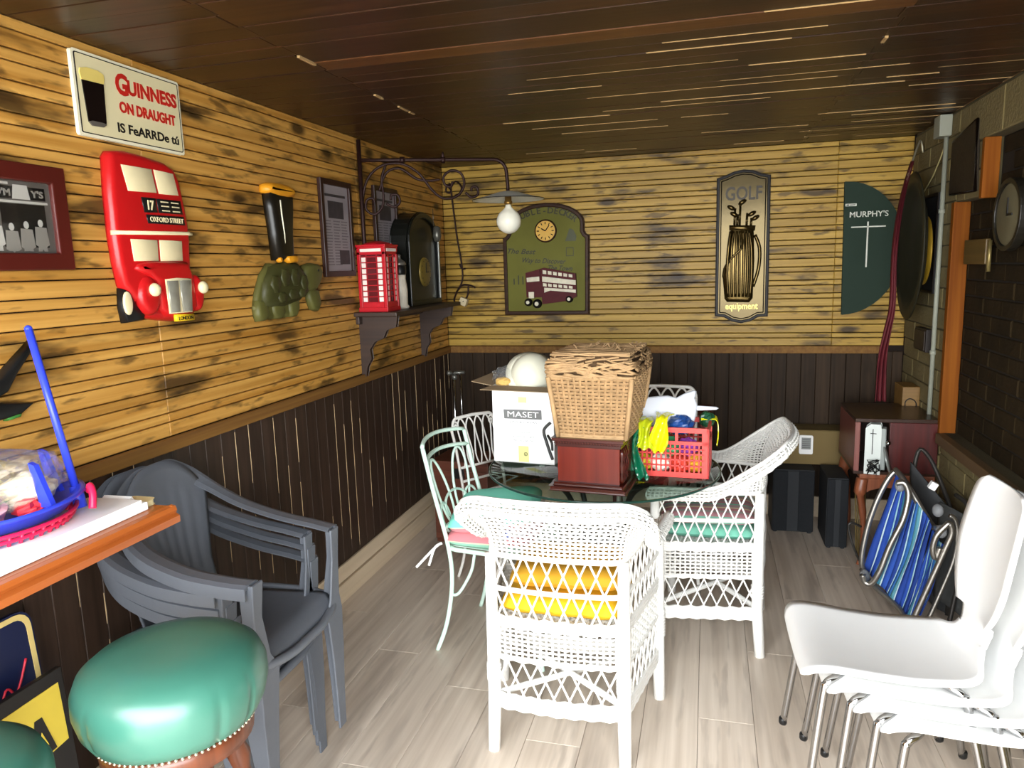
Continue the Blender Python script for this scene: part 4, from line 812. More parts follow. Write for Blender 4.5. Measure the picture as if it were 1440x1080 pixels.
for k in range(4):
    a = PI/4+k*PI/2; c, s_ = math.cos(a), math.sin(a); mb = MB(black_m)
    mb.tube(catmull([(.30*c, .30*s_, .012), (.20*c, .20*s_, .10), (.10*c, .10*s_, .35), (.17*c, .17*s_, .62), (.27*c, .27*s_, .72)], 6), .012, 8); mb.build('leg', t)
mb = MB(black_m); mb.tube([(.27*math.cos(a), .27*math.sin(a), .716) for a in [2*PI*k/40 for k in range(40)]], .011, 8, closed=True); mb.tube([(.11*math.cos(a), .11*math.sin(a), .36) for a in [2*PI*k/24 for k in range(24)]], .008, 8, closed=True); mb.build('ring', t)
for a in (0, PI/2, PI, 1.5*PI): mb = MB(white_m); mb.lathe([(.012, TZ-.0165), (.012, TZ-.0105)], 12, (.27*math.cos(a), .27*math.sin(a), 0)); mb.build('pad', t)
# white wine box
t = thing('cardboard_box', 'tall white cardboard box lettered MASET with opened brown flaps', 'box', (-.768, 3.115, TZ+.001), math.radians(-6))
cw = M('box_white', 'eeeeec', .6, var=.02); cb = M('box_brown', '8f7a5e', .8, var=.05); bw2, bd, bh = .142, .088, .345
mb = MB(cw); mb.bb((-bw2, -bd, 0), (bw2, -bd+.004, bh)); mb.bb((-bw2, bd-.004, 0), (bw2, bd, bh)); mb.bb((-bw2, -bd+.004, 0), (-bw2+.004, bd-.004, bh)); mb.bb((bw2-.004, -bd+.004, 0), (bw2, bd-.004, bh)); mb.bb((-bw2, -bd, 0), (bw2, bd, .004)); mb.build('box_body', t)
mb = MB(cb); mb.add([(-bw2, -bd, bh), (bw2, -bd, bh), (bw2+.015, -bd-.065, bh-.010), (-bw2-.03, -bd-.065, bh-.008), (-bw2, -bd, bh-.003), (bw2, -bd, bh-.003), (bw2+.015, -bd-.065, bh-.013), (-bw2-.03, -bd-.065, bh-.011)], [(0, 1, 2, 3), (4, 7, 6, 5), (0, 3, 7, 4), (1, 5, 6, 2), (3, 2, 6, 7)]); mb.build('flap', t)
mb = MB(cb); mb.add([(-bw2, -bd, bh), (-bw2, bd, bh), (-bw2-.07, bd+.02, bh+.03), (-bw2-.09, -bd-.02, bh+.02), (-bw2, -bd, bh-.003), (-bw2, bd, bh-.003), (-bw2-.07, bd+.02, bh+.027), (-bw2-.09, -bd-.02, bh+.017)], [(0, 3, 2, 1), (4, 5, 6, 7), (3, 7, 6, 2), (0, 4, 7, 3), (1, 2, 6, 5)]); mb.build('flap', t)
mb = MB(M('label_grey', '6c6c6b', .6)); mb.prism([(-.088, .198), (.088, .200), (.087, .242), (-.090, .240)], -bd, -bd-.0008); mb.build('printed_band', t); gtx = M('grey_text', '777777', .6); mb = MB()
text_mb(mb, 'MASET', .036, TF(0, .2075, -bd-.001), cw, ext=.0004, off=0, fit=.145)
mb.build('lettering', t); mb = MB(); text_mb(mb, 'VINS & CAVAS', .014, TF(0, .180, -bd-.0005), gtx, ext=.0003, fit=.13)
for q, (b_, w_) in enumerate((('manteca april', .06), ('la humanitat 11 april', .10), ('93 200 250 250', .095))): mb.build('lettering', t); mb = MB(); text_mb(mb, b_, .012, TF(0, .136-.019*q, -bd-.0005), gtx, ext=.0003, fit=w_)
mb.build('lettering', t); mb = MB(M('tape_yellow', 'ddd98f', .4)); mb.bb((-.024, -bd-.0012, .006), (.024, -bd, .078)); mb.build('tape', t); mb = MB(MATS['tape_yellow']); mb.bb((-.02, -bd-.0012, .272), (.02, -bd, .298)); mb.build('tape', t); mb = MB(gtx); mb.mat(ink); mb.ring(circ(.0085, 16, (.010, .042)), circ(.006, 16, (.010, .042)), -bd-.0012, -bd-.002); mb.prism(circ(.003, 10, (.01, .042)), -bd-.0012, -bd-.002); mb.build('printed_mark', t)
t = thing('plastic_helmet', 'cream plastic dome helmet lying on top of the MASET box', 'helmet', (-.755, 3.13, TZ+bh+.035), 0, rot=(math.radians(52), math.radians(12), .25))
hm = M('helmet_cream', 'dcdac6', .4, var=.04)
mb = MB(hm); mb.lathe([(.105, 0)]+[(.095*math.cos(a), .012+.088*math.sin(a)) for a in [k*PI/2/9 for k in range(9)]]+[(.004, .1005)], 28); mb.build('dome', t)
mb = MB(hm); mb.lathe([(.092, .0), (.118, -.003), (.120, .004), (.096, .014)], 28, cap=(False, False)); mb.build('brim', t)
plas = M('clear_plastic', 'e8ecee', .15, trans=.85, alpha=.45)
def crumple(mb, c, r, seed, nu=18, nv=12, amp=.35):
    rr = random.Random(seed); K = [(V((rr.uniform(-1, 1), rr.uniform(-1, 1), rr.uniform(-1, 1))).normalized(), rr.uniform(3, 9), rr.uniform(0, 6)) for _ in range(7)]
    rings = []
    for j in range(nv+1):
        a = -PI/2+PI*j/nv; ca = max(.03, math.cos(a)); ring = []
        for k in range(nu):
            d = V((ca*math.cos(2*PI*k/nu), ca*math.sin(2*PI*k/nu), math.sin(a))); s_ = 1+amp*sum(abs(math.sin(d.dot(q)*f+p))-.5 for q, f, p in K)/3
            ring.append(V((d.x*r[0]*s_, d.y*r[1]*s_, d.z*r[2]*s_))+V(c))
        rings.append(ring)
    mb.loft(rings, smooth=False)
mb = MB(plas); crumple(mb, (0, 0, 0), (.06, .05, .05), 3); o = mb.build('plastic_bag', None, loc=(-.872, 3.12, TZ+bh+.02)); tag(o, 'clear plastic bag sticking out at left of the MASET box', 'bag')
mb = MB(M('bread', 'c9a45c', .8, var=.2)); crumple(mb, (0, 0, 0), (.035, .025, .02), 5, amp=.2); tag(mb.build('paper_packet', None, loc=(-.872, 3.075, TZ+bh+.012)), 'small yellowish packet inside clear bag in the MASET box', 'packet')
mb = MB(M('dark_cloth', '363a45', .8, var=.2)); crumple(mb, (0, 0, 0), (.045, .04, .035), 9, amp=.25); tag(mb.build('dark_bundle', None, loc=(-.775, 3.12, TZ+bh-.005)), 'dark crumpled bundle in MASET box between plastic bag and helmet', 'cloth')
# mahogany box
t = thing('mahogany_box', 'polished red-brown wooden box with moulded base under the wicker hamper', 'box', (-.415, 2.855, TZ+.001), math.radians(-6))
mb = MB(mahog); mb.bb((-.122, -.18, .03), (.122, .18, .185)); mb.build('case', t, bevel=.002)
dmh = WOOD('mahogany_dark', '33100b', '4a1a10', 'X', rnd=.03, rough=.25)
mb = MB(dmh); mb.prism([(-.148, -.205), (.148, -.205), (.148, .205), (-.148, .205)], 0, .018, 'Z'); mb.prism([(-.136, -.194), (.136, -.194), (.136, .194), (-.136, .194)], .018, .033, 'Z'); mb.build('base_moulding', t, bevel=.005)
mb = MB(dmh); mb.prism([(-.128, -.186), (.128, -.186), (.128, .186), (-.128, .186)], .172, .185, 'Z'); mb.prism([(-.14, -.198), (.14, -.198), (.14, .198), (-.14, .198)], .195, .207, 'Z')
for k in range(24): mb.box((-.125+.25*k/23, -.191, .190), (.006, .008, .009))
mb.prism([(-.132, -.188), (.132, -.188), (.132, .188), (-.132, .188)], .185, .195, 'Z'); mb.build('top_moulding', t, bevel=.002)
for k in range(3):
    mb = MB(dmh); mb.lathe([(.006, .035), (.013, .05), (.008, .07), (.014, .10), (.008, .13), (.013, .15), (.006, .17)], 12, (.128, -.165+.03*k, 0)); mb.build('spindle', t)
# wicker hamper
hx, hy, hz = -.405, 2.85, TZ+.2095
t = thing('wicker_hamper', 'natural brown wicker hamper with wild woven lid standing on mahogany box', 'basket', (hx, hy, hz), math.radians(-5))
wk = M('wicker_brown', 'aa8a62', .75, var=.25, scale=25, bump=.3, bscale=100, rnd=.05); wk2 = M('wicker_inner', '4a3621', .9, var=.2)
def hamp(u, v):
    c = [(-1, -1), (1, -1), (1, 1), (-1, 1), (-1, -1)]; w_, d = .132+.028*v, .17+.03*v
    s_ = (u*4) % 4; i = min(int(s_), 3); f = s_-i; a, b = c[i], c[i+1]
    if u >= 1: i, f = 3, 1; a, b = c[3], c[4]
    x, y = a[0]+(b[0]-a[0])*f, a[1]+(b[1]-a[1])*f
    k = .985+.015*math.cos(f*PI*2+PI); return V((x*w_*k, y*d*k, .235*v))
mb = MB(wk2); mb.loft([[V((x*(.122+.028*v), y*(.16+.03*v), .004+.22*v)) for x, y in ((-1, -1), (1, -1), (1, 1), (-1, 1))] for v in (0, 1)]); mb.build('liner', t)
mb = MB(wk); weave(mb, hamp, 52, 17, .0055, .0048, seg=2); mb.build('woven_body', t, kind='stuff')
mb = MB(wk)
for v, r_ in ((0, .009), (.03, .008), (1, .009)): mb.tube([hamp(k/64, v) for k in range(64)], r_, 6, closed=True)
for sx in (-1, 1):
    for sy in (-1, 1): mb.tube([(sx*.132, sy*.17, 0), (sx*.160, sy*.20, .235)], .010, 6)
mb.build('rim', t)
rr = random.Random(11); mb = MB(wk2); mb.loft([[V((x*w_, y*d, z)) for x, y in ((-1, -1), (1, -1), (1, 1), (-1, 1))] for w_, d, z in ((.152, .19, .236), (.158, .20, .29), (.138, .18, .315))]); mb.build('lid_core', t)
mb = MB(wk)
def lidp(a, h):
    c = math.cos(a); s_ = math.sin(a); m_ = max(abs(c), abs(s_)); k = 1-.12*max(0, h-.7)/.3; return V((c/m_*.168*k, s_/m_*.21*k, .236+.075*h))
for q in range(190):
    a = rr.uniform(0, 2*PI); L_ = rr.uniform(.3, .9); h0 = rr.uniform(0, 1); h1 = min(1, max(0, h0+rr.uniform(-.6, .6))); mb.tube([lidp(a+L_*k/6, h0+(h1-h0)*k/6)*1.0+V((0, 0, rr.uniform(-.002, .002))) for k in range(7)], rr.uniform(.003, .005), 5)
for q in range(70):
    y_ = rr.uniform(-.19, .19); mb.tube([(x_, y_+rr.uniform(-.02, .02), .316+rr.uniform(0, .010)) for x_ in (-.15, -.08, 0, .08, .15)], .004, 5)
for q in range(26):
    x_ = rr.uniform(-.1, .17); y_ = rr.uniform(-.1, .2); mb.tube([(x_, y_, .315), (x_+rr.uniform(-.04, .04), y_+rr.uniform(-.04, .04), .33+rr.uniform(0, .015))], .0025, 4)
mb.build('woven_lid', t, kind='stuff')
mb = MB(M('strap_black', '1c1a18', .5)); mb.tube(catmull([(-.165, -.16, .05), (-.19, -.17, .02), (-.175, -.18, -.03), (-.16, -.185, -.07), (-.15, -.19, -.09)], 5), .006, 6); mb.tube(catmull([(-.175, -.17, .0), (-.15, -.2, -.02), (-.148, -.2, -.05)], 4), .005, 6); mb.build('strap', t)
# red crate
t = thing('plastic_crate', 'red slotted plastic crate full of bright party things on glass table', 'crate', (-.150, 3.03, TZ+.001), math.radians(-3))
rd = M('crate_red', 'd0403a', .4, var=.05); cw2, cd, ch = .170, .115, .205
def crate_side(nx, flip):
    mb = MB(rd); L_ = cw2 if nx else cd; D = cd if nx else cw2
    def bar(a0, z0, a1, z1, th=.006):
        for s_ in (1,): 
            p0, p1 = (a0, flip*D-flip*th, z0), (a1, flip*D, z1)
            if not nx: p0, p1 = (flip*D-flip*th, a0, z0), (flip*D, a1, z1)
            mb.bb(p0, p1)
    bar(-L_, 0, L_, .022); bar(-L_, .135, L_, .150); bar(-L_, .185, L_, ch, .010)
    for a in (-L_, L_-.028): bar(a, .022, a+.028, .185)
    for a in (-.25, .25) if nx else (): bar(a*L_-.006, .15, a*L_+.006, .185)
    n = 16 if nx else 10
    for k in range(1, n): a = -L_+.02+(2*L_-.04)*k/n; bar(a-.003, .022, a+.003, .135)
    for z in (.045, .070, .095, .115): bar(-L_+.02, z, L_-.02, z+.006, .005)
    return mb.build('slotted_side', t)
for nx in (1, 0):
    for fl_ in (-1, 1): crate_side(nx, fl_)
mb = MB(rd); mb.bb((-cw2+.006, -cd+.006, 0), (cw2-.006, cd-.006, .005)); mb.build('bottom', t)
def blob(name, label, cat, loc, r, col, seed, rough=.35, amp=.3, group=None):
    mb = MB(M('party_'+col, col, rough, var=.1)); crumple(mb, (0, 0, 0), r, seed, amp=amp); o = mb.build(name, None, loc=loc); tag(o, label, cat, group); return o
cx, cy = -.150, 3.03
for k, (dx, dy, dz, col, lab) in enumerate([(-.10, -.06, .05, 'c9b02c', 'gold'), (-.03, -.07, .05, 'e5d9c9', 'cream'), (.05, -.07, .05, 'c43a2b', 'scarlet'), (.11, -.06, .05, 'e0a530', 'orange'), (-.07, -.06, .115, '7f2033', 'wine red'), (.01, -.06, .115, '3f8f5a', 'green'), (.08, -.06, .115, '8a3f9a', 'purple'), (-.08, .05, .09, '2b4f9a', 'blue'), (.06, .05, .09, 'b8323a', 'crimson')]):
    blob('party_packet', lab+' crumpled party packet inside the red slotted crate', 'packet', (cx+dx, cy+dy, TZ+dz), (.042, .038, .034), col, 20+k)
def ribbon(name, label, cat, pts, w_, mat, seed, dirx=(1, 0, 0)):
    P = catmull(pts, 6); rr = random.Random(seed); ph = rr.uniform(0, 6); dx = V(dirx)
    def f(u, v):
        i = min(int(v*(len(P)-1)), len(P)-2); p = P[i].lerp(P[i+1], v*(len(P)-1)-i); return p+dx*((u-.5)*w_*(1+.25*math.sin(v*9+ph)))+V((0, 1, .3))*(.012*math.sin(u*11+v*7+ph))
    mb = MB(mat); mb.grid(f, 14, 26, smooth=False, thick=.002); o = mb.build(name, None); tag(o, label, cat); return o
yfoil = M('foil_yellow', 'e3dd12', .2, var=.1, scale=20, spec=.8); gfoil = M('foil_green', '0f6b4a', .2, var=.15, scale=20, spec=.8)
ribbon('party_streamer', 'shiny dark green foil streamer hanging over the left front of red crate', 'streamer', [(cx-.09, cy-.09, .95), (cx-.13, cy-.135, .94), (cx-.135, cy-.16, .86), (cx-.115, cy-.165, .79), (cx-.095, cy-.17, .745)], .055, gfoil, 1)
ribbon('party_streamer', 'yellow-green foil streamer hanging on red crate between green streamer and yellow one', 'streamer', [(cx-.08, cy-.05, .97), (cx-.09, cy-.125, .97), (cx-.09, cy-.14, .90), (cx-.085, cy-.14, .86)], .055, M('foil_lime', 'c6cf1f', .2, spec=.8), 2)
ribbon('party_streamer', 'bright yellow foil streamer spilling over the middle front of red crate', 'streamer', [(cx-.01, cy-.05, .99), (cx-.02, cy-.13, .985), (cx-.03, cy-.145, .92), (cx-.035, cy-.14, .85)], .06, yfoil, 3)
ribbon('party_streamer', 'yellow foil streamer hanging at the right end of red crate', 'streamer', [(cx+.13, cy+.06, .95), (cx+.19, cy+.07, .95), (cx+.20, cy+.07, .89), (cx+.195, cy+.07, .84)], .05, yfoil, 4, (0, 1, 0))
o = blob('blue_foil_bag', 'dark blue shiny bag puffing out of the top of red crate', 'bag', (cx+.05, cy-.05, TZ+.205), (.05, .045, .035), '1c3f7a', 41, .3)
blob('party_packet', 'dark green party packet at the right rim of red crate', 'packet', (cx+.155, cy+.07, TZ+.205), (.03, .03, .03), '1d4a30', 42)
mask = M('mask_white', 'c9ccd3', .5, var=.02)
mb = MB(mask); mb.puff([(-.13, -.03), (-.135, .02), (-.14, .075), (-.125, .085), (-.115, .07), (-.05, .078), (-.005, .082), (.03, .073), (.06, .09), (.10, .105), (.112, .10), (.105, .07), (.115, .045), (.11, .0), (.10, -.04), (.0, -.05), (-.08, -.05)], 0, -.02, .01, 2)
mb.puff([(.10, .02), (.19, .025), (.20, .032), (.19, .038), (.10, .042)], 0, -.008, .003, 1)
o = mb.build('white_mask', None); o.location = (cx+.0, cy-.01, TZ+.235); o.rotation_euler = (-.25, 0, .02); tag(o, 'flat white foam cut-out shape standing in the top of red crate', 'cutout')
mb = MB(M('clear_plastic2', 'cfd6da', .12, trans=.6, alpha=.6)); crumple(mb, (0, 0, 0), (.05, .04, .04), 77); tag(mb.build('plastic_bag', None, loc=(cx-.12, cy+.02, TZ+.22)), 'clear crumpled plastic bag at back left of red crate', 'bag')

# ------------------------------------------------------------------ stacked grey plastic armchairs
pg = M('plastic_grey', '5a5e65', .42, var=.10, scale=5, bump=.12, bscale=18)
def mono():
    t = thing('plastic_armchair', 'x', 'chair', (0, 0, 0), 0)
    def back(u, v):
        a = 2*u-1; top = .90-.13*abs(a)**2.6; z = .40+(top-.40)*v; hw = .115+.012*v+.055*max(0, v-.45)/.55
        return V((a*hw, .165+.085*v-.03*a*a, z))
    def backz(u, v): p = back(u, v); g = .0015*math.cos(u*PI*14)*(1 if .2 < v < .8 else 0); return p+V((0, g, 0))
    mb = MB(pg); mb.grid(backz, 30, 18, thick=-.006); mb.build('backrest', t)
    def seat(u, v):
        a = 2*u-1; y = -.225+.42*v; hw = .215-.045*v; z = .435-.018*math.cos(a*PI/2)*math.sin(v*PI)-.045*max(0, (.14-v)/.14)**1.6
        return V((a*hw*(1-.12*max(0, (.12-v)/.12)**2), y, z))
    mb = MB(pg); mb.grid(seat, 20, 20, thick=.006)
    mb.tube(catmull([(-.215, .15, .425), (-.222, -.10, .425), (-.205, -.20, .405), (-.10, -.232, .39), (0, -.236, .388), (.10, -.232, .39), (.205, -.20, .405), (.222, -.10, .425), (.215, .15, .425)], 5), .014, 8); mb.build('seat', t)
    for s in (-1, 1):
        pth = catmull([(s*.02, .250, .893), (s*.07, .250, .880), (s*.135, .238, .832), (s*.185, .195, .775), (s*.218, .11, .715), (s*.230, -.02, .675), (s*.226, -.14, .658), (s*.215, -.215, .65)], 6); n = len(pth)
        rings = []
        for i, p in enumerate(pth):
            t_ = i/(n-1); wv = .006+.026*min(1, t_*3.5); q_ = min(1, t_*2.2); sx = V((s*(.55+.45*q_), .25*(1-q_), .85*(1-q_))).normalized(); dn = V((0, 0, -1))
            rings.append([p-sx*wv, p-sx*wv*.5+V((0, 0, .005)), p+sx*wv*.5+V((0, 0, .005)), p+sx*wv, p+sx*wv+dn*(.008+.026*min(1, t_*2)), p+sx*(wv-.005)+dn*(.008+.026*min(1, t_*2)), p+sx*(wv-.005)+dn*.006, p-sx*(wv-.004)+dn*.006])
        mb = MB(pg); mb.loft(rings, smooth=False); mb.build('armrest', t, bevel=.002)
        # front leg : flared channel from arm end to the floor
        rings = []
        for z, xw, yw, xo, yo in ((.652, .030, .028, .213, -.212), (.55, .024, .024, .214, -.208), (.43, .034, .034, .200, -.202), (.38, .056, .050, .192, -.196), (.25, .044, .040, .198, -.200), (.10, .031, .030, .198, -.203), (-.025, .026, .026, .197, -.205)):
            c = V((s*xo, yo, z)); a, b = xw, yw
            rings.append([c+V((s*a*.6, b, 0)), c+V((s*a*.6, -b*.6, 0)), c+V((-s*a, -b*.6, 0)), c+V((-s*a, -b*.6+.008, 0)), c+V((s*a*.6-s*.008, -b*.6+.008, 0)), c+V((s*a*.6-s*.008, b, 0))])
        mb = MB(pg); mb.loft(rings, smooth=False); mb.build('leg', t, bevel=.003)
        rings = []
        for z, xw, xo, yo in ((.43, .04, .17, .17), (.36, .042, .178, .185), (.2, .034, .20, .20), (0, .024, .225, .225)):
            c = V((s*xo, yo, z)); a = xw
            rings.append([c+V((s*a*.6, -a, 0)), c+V((s*a*.6, a*.6, 0)), c+V((-s*a, a*.6, 0)), c+V((-s*a, a*.6-.008, 0)), c+V((s*a*.6-s*.008, a*.6-.008, 0)), c+V((s*a*.6-s*.008, -a, 0))])
        mb = MB(pg); mb.loft(rings, smooth=False); mb.build('leg', t, bevel=.003)
    return t
m0 = mono(); G = 'stacked grey plastic armchairs'
PCX, PCY = -1.365, 1.775
m0.location = (PCX, PCY, .145); m0.rotation_euler = (0, 0, PI/2); m0['group'] = G; m0['label'] = 'topmost grey plastic armchair of the stack by the green stool'
for k, lab in enumerate(('lowest grey plastic armchair of the stack, its feet on the floor', 'second grey plastic armchair from the bottom of the stack', 'third grey plastic armchair, just beneath the topmost one of the stack')):
    dup(m0, (PCX-.092, PCY+.012*(2-k)-.004, .026+.047*k), (0, 0, PI/2), lab, G)

# ------------------------------------------------------------------ bar stools
green = M('green_leather', '37695a', .32, var=.10, scale=5, bump=.1, bscale=9, spec=.6); brownleg = WOOD('stool_wood', '4a2413', '6b3820', 'Z', rnd=.05, rough=.35)
t = thing('bar_stool', 'round bar stool with shiny green leather seat and brass studs beside grey armchairs', 'stool', (-1.068, 1.165, 0), 0, 'green leather bar stools')
mb = MB(green)
prof = [(.148, .684), (.166, .696), (.180, .722), (.188, .757), (.187, .788), (.176, .815), (.152, .834), (.11, .846), (.06, .851), (.002, .852)]
rings = []
for r_, z in prof:
    ring = []
    for k in range(144):
        a = 2*PI*k/144; pl = 0
        if z < .80: pl = -.007*max(0, math.cos(a*5.5+.9*math.sin(a*3)))**50*(1 if z > .69 else .4)*min(1, (.80-z)/.05)
        ring.append(V(((r_+pl)*math.cos(a), (r_+pl)*math.sin(a), z)))
    rings.append(ring)
mb.loft(rings, smooth=True); mb.build('seat_cushion', t)
mb = MB(M('stud', 'cfc7b4', .2, metal=.9))
for k in range(84): a = 2*PI*k/84; mb.ball((.158*math.cos(a), .158*math.sin(a), .688), .0042, 6, 4)
mb.build('stud_row', t, kind='stuff')
mb = MB(brownleg); mb.lathe([(.14, .635), (.150, .642), (.152, .67), (.148, .684)], 40); mb.build('seat_ring', t)
for k in range(4):
    a = PI/4+k*PI/2+.25; mb = MB(brownleg); c, s_ = math.cos(a), math.sin(a)
    hs = [(0, .014), (.05, .016), (.12, .022), (.2, .015), (.24, .022), (.26, .022), (.30, .016), (.42, .024), (.5, .018), (.54, .026), (.57, .018), (.60, .024), (.645, .026)]
    mb.tube([(c*(.19-.09*z/.68), s_*(.19-.09*z/.68), z) for z, r in hs], [r for z, r in hs], 10); mb.build('leg', t)
mb = MB(brownleg)
for k in range(4): a = PI/4+k*PI/2+.25; b = a+PI/2; mb.tube([(.158*math.cos(a), .158*math.sin(a), .25), (.158*math.cos(b), .158*math.sin(b), .25)], .011, 8)
mb.build('foot_rail', t)
dup(t, (-1.20, .745, 0), (0, 0, .5), 'green leather bar stool cut off at the lower border, nearest the two leaning signs', 'green leather bar stools')

# ------------------------------------------------------------------ counter on the left wall and what lies on it
cwd = WOOD('counter_wood', '8a4318', 'b0602a', 'Y', gs=10, rnd=.03, rough=.3, bump=.05)
t = thing('bar_counter', 'orange-brown wooden wall counter with moulded edge above the leaning signs', 'counter', (LWX+.018, .5, 1.02), 0)
mb = MB(cwd); mb.bb((0, -1.1, -.002), (.44, .925, .03)); mb.build('counter_top', t, bevel=.003)
mb = MB(cwd); mb.prism([(.44, .030), (.452, .028), (.456, .018), (.452, .010), (.462, .004), (.462, -.012), (.44, -.016)], -1.1, .937, 'Y'); mb.build('front_moulding', t)
mb = MB(cwd); mb.prism([(.925, .030), (.933, .028), (.937, .018), (.933, .010), (.937, .004), (.937, -.012), (.925, -.016)], 0, .452, 'X'); mb.build('end_moulding', t)
for y_ in (.70, -.2): mb = MB(cwd); mb.prism([(0, -.002), (.30, -.002), (.30, -.02), (.04, -.22), (0, -.24)], y_-.012, y_+.012, 'Y'); mb.build('bracket', t)
CT = 1.0505
t = thing('paper_folder', 'long white folded paper lying along the front edge of the counter', 'paper', (-1.36, 1.14, CT), math.radians(1.5))
mb = MB(M('paper_white', 'f6f5f2', .6, var=.01)); mb.bb((-.085, -.62, 0), (.075, .25, .02)); mb.build('sheet', t, bevel=.003); mb = MB(M('paper_white', 'f6f5f2')); mb.bb((-.080, -.60, .0205), (.070, .235, .028)); mb.build('sheet', t)
mb = MB(M('paper_white', 'f6f5f2')); mb.prism([(.25, .0), (.27, .012), (.262, .026), (.25, .017)], -.06, .02, 'X'); mb.build('folded_end', t)
mb = MB(M('cream_plastic', 'e3d3a0', .4)); mb.prism(rrect(-.035, -.03, .035, .03, .014), 0, .014, 'Z'); o = mb.build('plastic_tray', None, bevel=.003, loc=(-1.345, 1.408, CT)); tag(o, 'small cream plastic piece at the end of the white folded paper', 'tray')
# toy baskets
bx, by_ = -1.475, 1.135
tb = M('toy_blue', '3040c8', .3, var=.05); tr_ = M('toy_red', 'd8204a', .35, var=.05)
t = thing('toy_basket', 'magenta-red slotted toy basket on the counter beneath the blue tray', 'basket', (bx, by_, CT), 0)
ell = lambda rx, ry, z, n=48: [V((rx*math.cos(2*PI*k/n), ry*math.sin(2*PI*k/n), z)) for k in range(n)]
mb = MB(tr_); mb.loft([ell(.13, .15, 0), ell(.13, .15, .004)], smooth=False); mb.build('bottom', t)
mb = MB(tr_)
for z, rx in ((.006, .13), (.04, .152), (.052, .158)): mb.tube(ell(rx, rx+.02, z), .0045, 6, closed=True)
for k in range(48): a = 2*PI*k/48; mb.tube([(.13*math.cos(a), .15*math.sin(a), .004), (.158*math.cos(a), .178*math.sin(a), .052)], .0038, 5)
mb.build('slotted_side', t)
t = thing('toy_tray', 'blue plastic toy tray with raised rim holding crumpled bags on the counter', 'tray', (bx, by_, CT+.058), 0)
mb = MB(tb); mb.loft([ell(.12, .14, 0), ell(.14, .16, .002), ell(.162, .182, .03), ell(.178, .198, .034), ell(.180, .200, .028), ell(.166, .186, .022), ell(.142, .162, -.004), ell(.12, .14, -.004)], smooth=True); mb.build('tray', t)
for s_ in (0, 1):
    mb = MB(tb); x_ = .045+.085*s_; mb.prism([(x_-.012, .02), (x_+.02, .02), (x_-.015, .11), (x_-.03, .115)], .13-.10*s_, .142-.10*s_, 'Y') ; mb.build('upright_fin', t)
t = thing('toy_broom_handle', 'long blue plastic stick handle rising from the blue toy tray', 'handle', (-1.385, 1.29, 1.085), 0)
mb = MB(tb); mb.tube([(0, 0, 0), (-.008, 0, .05)], .014, 12); mb.build('socket', t)
mb = MB(tb); mb.tube([(-.006, 0, .04), (-.082, 0, .41)], .0085, 12); mb.ball((-.082, 0, .41), .0088, 10, 6); mb.build('stick', t)
mb = MB(tr_); mb.tube(catmull([(.05, -.02, 0), (.045, -.01, .03), (.03, 0, .045), (.015, .01, .03)], 5), .008, 8); tag(mb.build('toy_clip', None, loc=(-1.36, 1.27, 1.10)), 'small pink-red plastic toy clip beside the blue stick on the tray', 'toy')
mb = MB(plas); crumple(mb, (0, 0, 0), (.12, .15, .06), 61, 26, 16, .25); tag(mb.build('plastic_bag', None, loc=(bx-.01, by_+.02, CT+.125)), 'clear plastic bag of pastel pieces lying in the blue toy tray', 'bag')
for k, (dx, dy, dz, col, lab, r_) in enumerate([(.04, .07, .10, 'e9dcc0', 'cream', .05), (-.05, .02, .11, 'f0e4a8', 'pale yellow', .05), (.05, -.05, .09, 'd8a0a8', 'pink', .045), (.0, .12, .085, '9fb6d8', 'pale blue', .035), (.09, .03, .075, 'd0303a', 'red', .03), (.08, -.11, .075, '7a3a6a', 'plum', .03)]):
    blob('party_bag', lab+' crumpled wrapper inside the clear bag in the blue toy tray', 'wrapper', (bx+dx, by_+dy, CT+dz), (r_, r_, r_*.6), col, 90+k, .4)
mb = MB(M('bright_green', '5ad08a', .4)); mb.ball((0, 0, 0), .022, 14, 10); tag(mb.build('plastic_ball', None, loc=(bx-.03, by_+.035, CT+.18)), 'small bright green ball on top of the clear bag at the left border', 'ball')

# ------------------------------------------------------------------ leaning signs under the counter
navy = M('sign_navy', '1a2140', .3, var=.06); bord = M('sign_border', 'd8c07a', .4); scr = M('script_red', 'c83040', .4)
t = thing('navy_sign', 'navy blue sign with yellow rounded border and red script leaning on dado', 'sign', (-1.60, 1.06, .22), RZ_LEFT, rot=(math.radians(-4), 0, RZ_LEFT))
mb = MB(navy); mb.prism(rrect(-.27, -.215, .27, .58, .04), 0, -.012); mb.build('board', t)
mb = MB(bord); mb.ring(rrect(-.265, -.21, .265, .575, .038), rrect(-.252, -.197, .252, .562, .03), -.012, -.0135); mb.build('border', t)
mb = MB(scr)
for pts in ([(.05, .37), (.075, .365), (.10, .385)], [(.075, .365), (.085, .30)], [(.10, .385), (.11, .33)], [(.11, .36), (.135, .40), (.15, .385), (.145, .33)], [(.145, .36), (.17, .41), (.185, .40), (.19, .37)], [(.18, .37), (.21, .41), (.235, .46)], [(.03, .42), (.05, .415)]): mb.tube([V((a, -.013, b)) for a, b in [(p.x, p.y) for p in [V((q[0], q[1], 0)) for q in catmull([(u, v, 0) for u, v in pts], 4)]]], .0032, 5)
mb.build('script_lettering', t)
t = thing('yellow_sign', 'black-edged yellow sign with black letter leaning in front of the navy sign', 'sign', (-1.53, 1.075, .005), RZ_LEFT, rot=(math.radians(-3), 0, RZ_LEFT))
mb = MB(M('sign_black', '22201e', .4)); mb.bb((-.25, 0, 0), (.25, -.016, .645)); mb.build('board', t, bevel=.002)
mb = MB(M('sign_yellow', 'd5bd45', .4, var=.12, scale=7)); mb.prism([(-.235, .40), (.235, .46), (.233, .612), (-.235, .60)], -.016, -.018)
